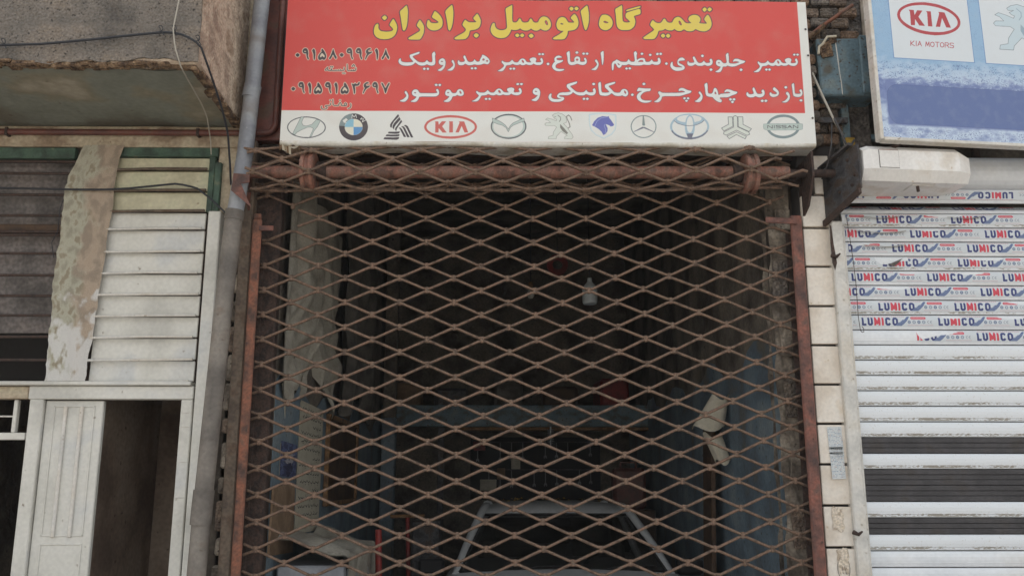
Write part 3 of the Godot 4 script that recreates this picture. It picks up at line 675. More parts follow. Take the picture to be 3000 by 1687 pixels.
	mats.tile = surf(mottle(19, [[0.25, c8(216, 204, 188)], [0.5, c8(230, 221, 208)], [0.7, c8(234, 227, 216)], [0.9, c8(222, 206, 184)]], 0.012, 0.02, 0.12, c8(196, 178, 152)), 0.55, 0.9, 0.05, 2.0, 0.12)
	mats.grout = surf(c8(58, 54, 52), 0.95)
	mats.guide = surf(mottle(20, [[0.25, c8(196, 194, 188)], [0.5, c8(214, 211, 204)], [0.8, c8(205, 198, 186)]], 0.014, 0.03, 0.16, c8(150, 138, 122)), 0.5, 0.9)
	mats.slat = surf(mottle(21, [[0.3, c8(222, 226, 230)], [0.6, c8(232, 235, 238)], [0.85, c8(224, 225, 224)]], 0.01, 0.015), 0.35, 0.7)
	mats.slatdark = surf(mottle(22, [[0.3, c8(56, 54, 56)], [0.6, c8(68, 66, 68)], [0.85, c8(62, 57, 55)]], 0.02, 0.06), 0.55, 0.8)
	mats.enamel = surf(mottle(23, [[0.3, c8(226, 224, 220)], [0.6, c8(236, 234, 230)], [0.88, c8(214, 206, 194)]], 0.014, 0.02, 0.12, c8(176, 150, 120)), 0.35, 1.0)
	mats.bluepaint = surf(mottle(24, [[0.2, c8(84, 82, 74)], [0.4, c8(92, 112, 120)], [0.6, c8(100, 122, 132)], [0.85, c8(116, 128, 128)]], 0.016, 0.05, 0.2, c8(70, 58, 50)), 0.6, 1.1, 0.06, 3.0, 0.25)
	mats.yellow = surf(mottle(25, [[0.3, c8(150, 118, 40)], [0.6, c8(186, 148, 52)], [0.85, c8(120, 100, 60)]], 0.03, 0.08), 0.7, 1.0)
	mats.mortar = surf(mottle(26, [[0.3, c8(80, 74, 70)], [0.7, c8(118, 110, 102)]], 0.03, 0.15), 0.95, 1.0, 0.15, 6.0, 0.8)
	for i in 4:
		var k: Array = [[104, 94, 84], [124, 108, 94], [112, 104, 96], [136, 112, 92]][i]
		mats["brick%d" % i] = surf(mottle(30 + i, [[0.25, c8(k[0] - 26, k[1] - 24, k[2] - 20)], [0.55, c8(k[0], k[1], k[2])], [0.8, c8(k[0] + 16, k[1] + 14, k[2] + 12)]], 0.03, 0.12), 0.95, 1.4, 0.14, 7.0, 0.8)
	mats.bluewall = surf(mottle(40, [[0.15, c8(112, 106, 96)], [0.32, c8(96, 108, 118)], [0.6, c8(110, 128, 140)], [0.85, c8(132, 144, 150)]], 0.01, 0.05, 0.16, c8(64, 60, 58)), 0.6, 0.7, 0.05, 3.0, 0.25)
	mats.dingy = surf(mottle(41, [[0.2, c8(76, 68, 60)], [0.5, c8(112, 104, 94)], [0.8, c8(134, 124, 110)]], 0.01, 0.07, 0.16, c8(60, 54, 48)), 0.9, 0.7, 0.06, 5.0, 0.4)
	mats.pier = surf(mottle(42, [[0.2, c8(78, 70, 62)], [0.42, c8(116, 106, 95)], [0.62, c8(138, 128, 115)], [0.88, c8(180, 168, 152)]], 0.014, 0.1, 0.2, c8(62, 52, 44)), 0.95, 1.1, 0.1, 5.0, 0.5)
	mats.cloth = surf(mottle(43, [[0.2, c8(138, 132, 120)], [0.5, c8(172, 166, 152)], [0.8, c8(186, 180, 166)]], 0.014, 0.05), 0.95, 1.0, 0.2, 3.0, 0.3)
	mats.tarp = surf(mottle(44, [[0.2, c8(80, 76, 70)], [0.5, c8(110, 105, 97)], [0.8, c8(124, 118, 110)]], 0.014, 0.05), 0.95, 1.0, 0.2, 3.0, 0.3)
	mats.board = surf(mottle(45, [[0.2, c8(86, 81, 78)], [0.5, c8(106, 100, 97)], [0.8, c8(116, 108, 104)]], 0.02, 0.1), 0.85, 0.8, 0.12, 4.0, 0.4)
	mats.wood = surf(mottle(46, [[0.2, c8(92, 66, 42)], [0.5, c8(128, 96, 62)], [0.8, c8(146, 112, 76)]], 0.03, 0.1), 0.8, 1.2)
	mats.cardboard = surf(mottle(47, [[0.3, c8(116, 94, 72)], [0.6, c8(142, 118, 94)], [0.85, c8(124, 102, 80)]], 0.012, 0.04), 0.9, 0.8)
	mats.brown = surf(mottle(48, [[0.3, c8(58, 42, 30)], [0.6, c8(82, 60, 40)], [0.85, c8(72, 54, 40)]], 0.02, 0.06), 0.7, 1.0)
	mats.paper = surf(mottle(49, [[0.3, c8(196, 188, 168)], [0.6, c8(214, 206, 188)], [0.85, c8(186, 176, 154)]], 0.014, 0.03), 0.9, 1.0)
	mats.red = surf(mottle(50, [[0.3, c8(112, 34, 30)], [0.6, c8(150, 44, 38)], [0.85, c8(120, 46, 40)]], 0.02, 0.05), 0.5, 1.0)
	mats.passage = surf(mottle(56, [[0.2, c8(110, 92, 78)], [0.5, c8(144, 126, 110)], [0.8, c8(160, 144, 128)]], 0.008, 0.05, 0.14, c8(90, 74, 62)), 0.9, 0.6)
	mats.black = surf(c8(32, 31, 32), 0.7)
	mats.rubber = surf(c8(28, 28, 28), 0.85)
	mats.cable = surf(c8(44, 46, 52), 0.6)
	mats.wire = surf(c8(176, 170, 158), 0.6)
	mats.chrome = surf(c8(170, 170, 172), 0.3, 1.0, 0.0, 4.0, 0.6, 0.9)
	mats.carpaint = surf(mottle(51, [[0.3, c8(206, 208, 208)], [0.7, c8(222, 224, 224)]], 0.01, 0.02), 0.22, 0.6)
	mats.carpaint.clearcoat_enabled = true
	mats.carpaint.clearcoat = 0.6
	mats.toolsteel = surf(c8(118, 118, 118), 0.5, 1.0, 0.0, 4.0, 0.6, 0.6)
	mats.glue = surf(mottle(55, [[0.25, c8(202, 188, 168)], [0.5, c8(220, 208, 192)], [0.78, c8(178, 162, 142)]], 0.05, 0.08), 0.9, 1.6)
	mats.jug = surf(c8(196, 204, 206), 0.5)
	mats.lamp = surf(c8(220, 218, 210), 0.4)
	mats.ground = surf(mottle(52, [[0.2, c8(148, 142, 134)], [0.5, c8(168, 162, 154)], [0.8, c8(178, 172, 164)]], 0.01, 0.07, 0.16, c8(90, 84, 78)), 0.95, 0.4, 0.1, 5.0, 0.5)
	mats.floor = surf(mottle(53, [[0.2, c8(78, 74, 70)], [0.5, c8(106, 101, 96)], [0.8, c8(118, 112, 106)]], 0.01, 0.07), 0.8, 0.5)
	mats.render = surf(mottle(54, [[0.2, c8(150, 140, 126)], [0.5, c8(172, 160, 146)], [0.8, c8(160, 146, 130)]], 0.01, 0.06, 0.12, c8(112, 100, 88)), 0.95, 0.5, 0.1, 5.0, 0.5)
	var gl := StandardMaterial3D.new()
	gl.albedo_color = Color(0.05, 0.06, 0.06, 0.35)
	gl.transparency = BaseMaterial3D.TRANSPARENCY_ALPHA
	gl.roughness = 0.03
	mats.glass = gl
	var gd := StandardMaterial3D.new()
	gd.albedo_color = Color(0.16, 0.15, 0.14, 0.75)
	gd.transparency = BaseMaterial3D.TRANSPARENCY_ALPHA
	gd.roughness = 0.5
	gd.metallic_specular = 0.15
	mats.dustyglass = gd

# ---------------------------------------------------------------- the scene
func _ready() -> void:
	rng.seed = 20240611
	var cam := Camera3D.new()
	cam.name = "camera"
	add_child(cam)
	cam.position = Vector3(0, 1.6, 4.5)
	cam.rotation_degrees = Vector3(12.2, -0.8, 0)
	cam.fov = 35.697
	cam.far = 400.0
	cam.current = true
	var env := Environment.new()
	env.background_mode = Environment.BG_SKY
	var sky := Sky.new()
	var sm := ProceduralSkyMaterial.new()
	sm.sky_top_color = c8(178, 183, 190)
	sm.sky_horizon_color = c8(214, 214, 212)
	sm.sky_curve = 0.2
	sm.ground_bottom_color = c8(96, 92, 88)
	sm.ground_horizon_color = c8(190, 188, 184)
	sky.sky_material = sm
	env.sky = sky
	env.background_energy_multiplier = 1.0
	env.tonemap_mode = Environment.TONE_MAPPER_LINEAR
	env.tonemap_exposure = 1.98
	env.sdfgi_enabled = true
	env.ssao_enabled = true
	env.ssil_enabled = true
	env.fog_enabled = true
	env.fog_density = 0.003
	env.fog_light_color = c8(214, 214, 212)
	var we := WorldEnvironment.new()
	we.name = "world_environment"
	we.environment = env
	add_child(we)
	var sun := DirectionalLight3D.new()
	sun.name = "sun"
	sun.light_energy = 1.4
	sun.light_angular_distance = 0.6
	sun.light_color = Color(1.0, 0.96, 0.9)
	sun.shadow_enabled = true
	add_child(sun)
	sun.look_at_from_position(Vector3(-3, 10, -6), Vector3(0, 0, 2.4))

	make_materials()
	make_setting()
	make_workshop()
	make_left_building()
	make_right_shop()
	make_grille()
	make_red_sign()
	make_blue_sign()
	make_shutter()
	make_motor_box()
	make_pipes()
	make_wires()
	make_car()
	make_interior()

func structure(called: String, st, m: Material) -> MeshInstance3D:
	var o := obj(self, called, st, m)
	o.set_meta("kind", "structure")
	return o

func make_setting() -> void:
	var st := stool()
	b2(st, Vector3(-60, -0.3, 0.25), Vector3(60, 0.0, 80), 0.01)
	structure("pavement", st, mats.ground)
	st = stool()
	b2(st, Vector3(-1.3, -0.3, -5.9), Vector3(1.75, 0.004, 0.249), 0.002)
	structure("garage_floor", st, mats.floor)

# ---------------------------------------------------------------- workshop
func make_workshop() -> void:
	var t := thing("workshop_building", "weathered brick workshop with wide barred garage opening between plaster neighbours", "building")
	# shell
	box_part(t, "side_wall", Vector3(-1.32, 0, -5.9), Vector3(-1.16, 4.4, -0.13), mats.dingy)
	box_part(t, "side_wall", Vector3(1.46, 0, -5.9), Vector3(1.62, 4.4, -0.13), mats.dingy)
	box_part(t, "rear_wall", Vector3(-1.16, 0, -5.9), Vector3(1.46, 4.4, -5.62), mats.dingy)
	box_part(t, "ceiling", Vector3(-1.32, 4.4, -5.9), Vector3(1.62, 4.6, -0.13), mats.dingy)
	# blue dado paint layer of the side walls, with a ragged upper edge
	for s in 2:
		var poly := PackedVector2Array()
		var zs := -5.6
		var top: float = [2.12, 2.3][s]
		poly.append(Vector2(-5.6, 0.01))
		poly.append(Vector2(-0.14, 0.01))
		for i in 41:
			zs = -0.14 - i * 0.1365
			poly.append(Vector2(zs, top + rng.randf_range(-0.03, 0.03) + 0.08 * sin(i * 0.7)))
		var st := stool()
		if s == 0:
			prism(st, poly, Vector3(-1.158, 0, 0), Vector3(0, 0, 1), Vector3.UP, Vector3(0.004, 0, 0))
		else:
			prism(st, poly, Vector3(1.458, 0, 0), Vector3(0, 0, 1), Vector3.UP, Vector3(-0.004, 0, 0))
		obj(t, "blue_paint_coat", st, mats.bluewall)
	# front wall above the opening, behind the sign
	var wall := box_part(t, "front_wall", Vector3(-1.33, 3.36, -0.30), Vector3(2.02, 7.0, -0.05), mats.mortar)
	var bm := []
	for v in 3:
		var st := stool()
		bx(st, Vector3.ZERO, Vector3(0.098 + 0.003 * v, 0.058 - 0.003 * v, 0.07), 0.008, Basis(Vector3(0.2, 1, 0.1).normalized(), 0.03 * (v - 1)))
		bm.append(st.commit())
	var bi := 0
	for row in 16:
		var y := 3.40 + row * 0.068
		for col in 33:
			var x := -1.30 + col * 0.106 + (0.053 if row % 2 else 0.0)
			var seen := (y > 4.02) or (x > 1.6)
			if not seen or x > 1.98:
				continue
			if y < 3.9 and x > 1.86:
				continue
			var o := obj(wall, "brick", bm[bi % 3], mats["brick%d" % ((bi * 7 + row) % 4)])
			o.position = Vector3(x + rng.randf_range(-0.004, 0.004), y + rng.randf_range(-0.003, 0.003), -0.036 + rng.randf_range(-0.008, 0.012))
			o.rotation.z = rng.randf_range(-0.03, 0.03)
			bi += 1
	# broken brick ends beside the right edge of the sign
	for k in 9:
		var st := stool()
		bx(st, Vector3.ZERO, Vector3(rng.randf_range(0.06, 0.09), 0.056, 0.12), 0.012, Basis(Vector3(rng.randf(), 1, rng.randf()).normalized(), rng.randf_range(-0.3, 0.3)))
		var o := obj(wall, "broken_brick", st, mats["brick%d" % (k % 4)])
		o.position = Vector3(1.655 + rng.randf_range(-0.012, 0.012), 3.36 + k * 0.066, 0.04)
	# lintel with the old lattice girder under it
	box_part(t, "lintel", Vector3(-1.3, 3.30, -0.28), Vector3(1.62, 3.36, -0.055), mats.darkrust)
	box_part(t, "lower_chord", Vector3(-1.3, 3.235, -0.16), Vector3(1.62, 3.255, -0.10), mats.darkrust)
	var sm := stool()
	bx(sm, Vector3.ZERO, Vector3(0.012, 0.05, 0.012), 0.001)
	var sme := sm.commit()
	for k in 34:
		var o := obj(t, "lattice_stub", sme, mats.darkrust)
		o.position = Vector3(-1.0 + k * 0.072 + rng.randf_range(-0.012, 0.012), 3.278, -0.13)
	# right jamb pier of crumbling concrete
	var st := stool()
	sheet(st, 10, 60, func(u: float, v: float) -> Vector3:
		var y := 3.30 * (1.0 - v)
		var x := 1.435 + u * 0.125
		var bump_z := 0.006 * sin(y * 9.0 + u * 3.0) + 0.004 * sin(y * 23.0 + u * 11.0) + 0.002 * sin(y * 51.0 - u * 17.0)
		return Vector3(x + (0.007 * sin(y * 14.0) + 0.003 * sin(y * 37.0)) * (1.0 - u), y, -0.10 + bump_z), Vector3(0, 0, -0.12))
	obj(t, "concrete_jamb", st, mats.pier)
	for k in 7:
		var s2 := stool()
		bx(s2, Vector3.ZERO, Vector3(0.08, rng.randf_range(0.09, 0.2), 0.012), 0.012, Basis(Vector3(0.3, 0.2, 1).normalized(), rng.randf_range(-0.12, 0.12)))
		var o := obj(t, "jamb_stone", s2, mats["brick%d" % (k % 3)] if k % 2 else mats.pier)
		o.position = Vector3(1.50 + rng.randf_range(-0.02, 0.02), 1.05 + k * 0.32, -0.082)
	# left jamb: dark timber and rust posts
	box_part(t, "left_jamb", Vector3(-1.30, 0, -0.129), Vector3(-1.158, 3.30, -0.06), mats.darkrust, 0.006)
	box_part(t, "olive_post", Vector3(-1.345, 0, -0.045), Vector3(-1.285, 3.36, 0.03), mats.olive, 0.006)
	# rubble infill between pipe and post
	for k in 14:
		var s3 := stool()
		bx(s3, Vector3.ZERO, Vector3(rng.randf_range(0.03, 0.045), rng.randf_range(0.06, 0.16), 0.05), 0.01, Basis(Vector3(0, 1, 0.4).normalized(), rng.randf_range(-0.2, 0.2)))
		var o := obj(t, "rubble_stone", s3, mats.pier if k % 3 else mats.brick1)
		o.position = Vector3(-1.362 + rng.randf_range(-0.006, 0.006), 1.0 + k * 0.145, -0.03)
	box_part(t, "rust_flashing", Vector3(-1.30, 3.365, -0.045), Vector3(-1.14, 4.6, 0.02), mats.gaspipe, 0.004)

# ---------------------------------------------------------------- building on the left
func make_left_building() -> void:
	var t := thing("plaster_house", "shabby plaster house with concrete balcony, barred panels and white steel door", "building")
	box_part(t, "passage_end", Vector3(-2.06, 0, -1.1), Vector3(-1.52, 3.30, -1.0), mats.passage)
	# masonry around the openings, rooms behind
	box_part(t, "upper_wall", Vector3(-6, 3.33, -0.35), Vector3(-1.365, 7.0, 0.0), mats.plaster, 0.01)
	box_part(t, "left_wall", Vector3(-6, 0, -0.35), Vector3(-3.2, 3.33, 0.0), mats.plaster)
	box_part(t, "room_back", Vector3(-3.4, 0, -2.4), Vector3(-1.34, 3.33, -2.3), mats.dingy)
	box_part(t, "party_wall", Vector3(-1.5, 0, -2.3), Vector3(-1.385, 3.33, -0.055), mats.dingy)
	box_part(t, "party_wall", Vector3(-3.3, 0, -2.3), Vector3(-3.2, 3.33, -0.35), mats.dingy)
	box_part(t, "room_ceiling", Vector3(-3.3, 3.30, -2.4), Vector3(-1.385, 3.36, -0.352), mats.dingy)
	box_part(t, "room_floor", Vector3(-3.3, -0.1, -2.4), Vector3(-1.34, 0.01, 0.2), mats.floor)
	box_part(t, "passage_wall", Vector3(-2.12, 0, -2.3), Vector3(-2.06, 3.30, -0.07), mats.passage)
	box_part(t, "passage_lining", Vector3(-1.52, 0.9, -2.29), Vector3(-1.502, 2.3, -0.4), mats.dingy)
	# balcony
	var bal := box_part(t, "balcony", Vector3(-6, 3.452, 0.002), Vector3(-1.375, 6.0, 0.735), mats.pinkplaster, 0.012)
	var st := stool()
	sheet(st, 120, 60, func(u: float, v: float) -> Vector3:
		var x := -5.0 + u * 3.628
		var y := 6.0 - v * 2.542
		var d := 0.004 * sin(x * 31.0) * sin(y * 27.0) + 0.003 * sin(x * 83.0 + y * 41.0)
		return Vector3(x, y + (0.010 * sin(x * 7.0) + 0.006 * sin(x * 19.0) + 0.005 * sin(x * 53.0) if v > 0.99 else 0.0), 0.743 + d), Vector3(0, 0, -0.006))
	obj(bal, "concrete_fascia", st, mats.concrete)
	st = stool()
	sheet(st, 60, 14, func(u: float, v: float) -> Vector3:
		var x := -5.0 + u * 3.60
		var z := 0.70 - v * 0.70 + (0.02 * sin(x * 5.0) + 0.012 * sin(x * 17.0) if v < 0.01 else 0.0)
		return Vector3(x, 3.444 + 0.004 * sin(x * 6.0 + z * 9.0), z), Vector3(0, 0.006, 0))
	obj(bal, "painted_soffit", st, mats.soffit)
	# broken drip edge of the balcony
	for k in 46:
		st = stool()
		bx(st, Vector3.ZERO, Vector3(rng.randf_range(0.05, 0.12), rng.randf_range(0.014, 0.03), rng.randf_range(0.03, 0.06)), 0.006, Basis(Vector3(rng.randf(), rng.randf(), 1).normalized(), rng.randf_range(-0.15, 0.15)))
		var o := obj(bal, "broken_edge", st, mats.brokenedge)
		if k < 34:
			o.position = Vector3(-1.44 - k * 0.055, 3.448 + rng.randf_range(-0.008, 0.008), 0.715 + rng.randf_range(-0.01, 0.012))
		else:
			o.rotation.y = PI / 2
			o.position = Vector3(-1.395 + rng.randf_range(-0.012, 0.008), 3.446 + rng.randf_range(-0.008, 0.006), 0.68 - (k - 34) * 0.06)
	# plaster lintel band
	box_part(t, "lintel_band", Vector3(-3.2, 3.325, 0.003), Vector3(-1.372, 3.44, 0.02), mats.plaster, 0.006)
	box_part(t, "corner_plaster", Vector3(-1.49, 2.97, -0.04), Vector3(-1.365, 3.33, 0.004), mats.plaster, 0.006)
	# green painted frame above the panels
	box_part(t, "green_frame", Vector3(-2.02, 3.276, -0.03), Vector3(-1.493, 3.325, 0.012), mats.green, 0.003)
	box_part(t, "green_frame", Vector3(-3.2, 3.262, -0.03), Vector3(-2.245, 3.322, 0.012), mats.green, 0.003)
	box_part(t, "green_frame", Vector3(-1.536, 2.972, -0.03), Vector3(-1.505, 3.275, 0.008), mats.green, 0.003)
	# sheet panels right of the strip: three cream, the rest white
	var ys := [3.276, 3.202, 3.086, 2.974, 2.878, 2.757, 2.643, 2.531, 2.420, 2.310, 2.196, 2.086]
	for i in 11:
		var top: float = ys[i] - 0.004
		var bot: float = ys[i + 1] + 0.004
		st = stool()
		bx(st, Vector3(-1.80, (top + bot) * 0.5, -0.012), Vector3(0.53 if i < 3 else 0.525, top - bot, 0.012), 0.003, Basis(Vector3.RIGHT, -0.03 + 0.01 * sin(i * 2.3)))
		obj(t, "sheet_panel", st, mats.cream if i < 3 else mats.white)
	box_part(t, "panel_backing", Vector3(-2.1, 2.06, -0.06), Vector3(-1.5, 3.30, -0.03), mats.darkrust)
	for i in range(1, 12):
		var y: float = ys[i]
		var x0: float = lerp(-2.02, -2.075, float(i) / 11.0)
		st = stool()
		tube(st, [Vector3(x0, y - 0.004, 0.016), Vector3(-1.8, y + rng.randf_range(-0.002, 0.003), 0.018), Vector3(-1.545 + rng.randf_range(-0.01, 0.01), y + 0.003, 0.016)], 0.0074, 6)
		obj(t, "crossbar", st, mats.olive if i < 4 else mats.guide)
	# long white post beside the panels
	box_part(t, "white_post", Vector3(-1.513, 0, -0.04), Vector3(-1.448, 2.97, 0.035), mats.white, 0.005)
	box_part(t, "green_post", Vector3(-1.50, 2.972, -0.04), Vector3(-1.465, 3.24, 0.025), mats.green, 0.005)
	# bars and boards of the covered window
	box_part(t, "window_board", Vector3(-3.2, 2.34, -0.075), Vector3(-2.2, 3.262, -0.055), mats.board)
	box_part(t, "window_batten", Vector3(-3.2, 2.868, -0.055), Vector3(-2.2, 2.915, -0.035), mats.brown)
	box_part(t, "window_pane", Vector3(-3.2, 2.06, -0.072), Vector3(-2.2, 2.339, -0.066), mats.dustyglass, 0.001)
	for y in [3.249, 3.181, 3.064, 2.950, 2.866, 2.845, 2.748, 2.633, 2.525, 2.421, 2.311, 2.198]:
		st = stool()
		tube(st, [Vector3(-3.2, y, 0.0), Vector3(-2.22, y + rng.randf_range(-0.003, 0.003), 0.0)], 0.0076, 6)
		obj(t, "crossbar", st, mats.darkrust)
	# plaster strip between window and panels
	var sl := [[3.33, -2.20, -1.985], [3.262, -2.235, -2.0], [3.163, -2.262, -2.012], [3.04, -2.268, -2.014], [2.905, -2.268, -2.02], [2.7, -2.272, -2.03], [2.486, -2.276, -2.046], [2.3, -2.278, -2.055], [2.15, -2.268, -2.062], [2.088, -2.274, -2.066]]
	var en := noise(77, 0.06, 4)
	st = stool()
	sheet(st, 10, 90, func(u: float, v: float) -> Vector3:
		var y: float = 3.33 - v * 1.242
		var a := 0
		while a < sl.size() - 2 and sl[a + 1][0] > y:
			a += 1
		var f: float = clamp((sl[a][0] - y) / (sl[a][0] - sl[a + 1][0]), 0.0, 1.0)
		var xl: float = lerp(sl[a][1], sl[a + 1][1], f) + 0.022 * en.get_noise_2d(y * 100.0, 3.0)
		var xr: float = lerp(sl[a][2], sl[a + 1][2], f) + 0.010 * en.get_noise_2d(y * 100.0, 90.0)
		var zz: float = 0.022 + 0.010 * sin(u * PI) + 0.0018 * en.get_noise_2d(y * 60.0, u * 12.0 + 40.0)
		return Vector3(lerp(xl, xr, u), y, zz), Vector3(0, 0, -0.07))
	obj(t, "plaster_strip", st, printed(strip_image(), 0.95))
	# sill and door frame
	box_part(t, "sill", Vector3(-3.2, 2.066, -0.06), Vector3(-1.535, 2.086, 0.04), mats.white, 0.004)
	var fr := box_part(t, "door_frame", Vector3(-2.34, 1.998, -0.05), Vector3(-1.525, 2.064, 0.02), mats.white, 0.004)
	box_part(fr, "jamb", Vector3(-2.33, 0, -0.05), Vector3(-2.262, 1.997, 0.02), mats.white, 0.004)
	box_part(fr, "jamb", Vector3(-1.583, 0, -0.05), Vector3(-1.526, 1.997, 0.018), mats.white, 0.004)
	for y in [1.93, 1.86, 1.69, 1.52]:
		box_part(fr, "hinge_seam", Vector3(-1.582, y, 0.0181), Vector3(-1.528, y + 0.004, 0.0205), mats.guide, 0.001)
	var door := box_part(t, "door_leaf", Vector3(-2.258, 0.02, -0.03), Vector3(-1.972, 1.992, 0.0), mats.white, 0.004)
	for x in [-2.155, -2.075]:
		box_part(door, "rib", Vector3(x - 0.009, 1.335, 0.0005), Vector3(x + 0.009, 1.965, 0.012), mats.guide, 0.004)
	for r in [[-2.215, 1.34, -2.012, 1.348], [-2.215, 1.96, -2.012, 1.968], [-2.215, 1.34, -2.208, 1.966], [-2.02, 1.34, -2.012, 1.966], [-2.215, 1.30, -2.012, 1.307], [-2.215, 0.3, -2.208, 1.305], [-2.02, 0.3, -2.012, 1.305]]:
		box_part(door, "moulding", Vector3(r[0], r[1], 0.0003), Vector3(r[2], r[3], 0.004), mats.white, 0.0015)
	# low barred light left of the door
	box_part(t, "transom_rail", Vector3(-3.2, 1.80, -0.04), Vector3(-2.345, 1.835, 0.0), mats.white, 0.003)
	box_part(t, "transom_mullion", Vector3(-2.42, 1.836, -0.035), Vector3(-2.40, 1.998, -0.005), mats.white, 0.003)
	box_part(t, "transom_head", Vector3(-3.2, 2.0, -0.05), Vector3(-2.345, 2.063, 0.01), mats.plaster, 0.004)
	box_part(t, "transom_bar", Vector3(-3.2, 1.912, -0.028), Vector3(-2.42, 1.92, -0.02), mats.guide, 0.002)

# paint layers left on the plaster strip: old cream, bare brown render, white overspray
func strip_image() -> Image:
	var w := 160
	var h := 640
	var n1 := noise(71, 0.01, 5)
	var n2 := noise(72, 0.022, 3)
	var n3 := noise(73, 0.3, 2)
	var im := Image.create(w, h, false, Image.FORMAT_RGBA8)
	for y in h:
		for x in w:
			var u := float(x) / w
			var v := float(y) / h
			var a := n1.get_noise_2d(x, y)
			var b := n2.get_noise_2d(x, y * 0.8)
			var g := n3.get_noise_2d(x, y)
			var c := c8(170, 167, 150).lerp(c8(148, 144, 128), smoothstep(-0.1, 0.5, b))
			c = c.lerp(c8(132, 120, 100), 0.7 * smoothstep(0.2, 0.5, -b))
			c = c.lerp(c8(170, 152, 134).lerp(c8(146, 131, 116), smoothstep(-0.3, 0.4, b)), 0.9 * smoothstep(0.38, 0.68, u + a * 0.4 + b * 0.16))
			c = c.lerp(c8(206, 205, 202), 0.88 * smoothstep(0.86, 1.06, v * 1.2 + a * 0.4 + b * 0.22 + 0.14 * smoothstep(0.8, 0.95, u)))
			c = c * (1.0 + g * 0.12)
			c.a = 1.0
			im.set_pixel(x, y, c)
	return im

# ---------------------------------------------------------------- rolling grille
func sheet_pos(x: float, s: float) -> Vector3:
	# s = height up the hanging sheet; above the drum axis it wraps over and round the tube
	var cy := 3.172
	var cz := 0.105
	var rise: float = 0.03 * smoothstep(0.3, 1.4, x) * clamp((s - 1.4) / 1.4, 0.0, 1.2)
	if s <= cy:
		return Vector3(x, s + rise, -0.02 + 0.004 * sin(x * 5.0 + s * 4.0))
	var a: float = (s - cy) / 0.118
	var r: float = 0.125 - 0.0035 * a + 0.004 * sin(x * 3.0 + a)
	var dy: float = 0.012 * smoothstep(0.4, 1.5, x)
	return Vector3(x, cy + sin(a) * r + rise * 0.4 + dy, cz - cos(a) * r)

func node_x(i: int, k: int, s: float) -> float:
	return -0.36 + 0.28 * k + (0.14 if posmod(i, 2) == 1 else 0.0) - 0.027 * (s - 1.92)

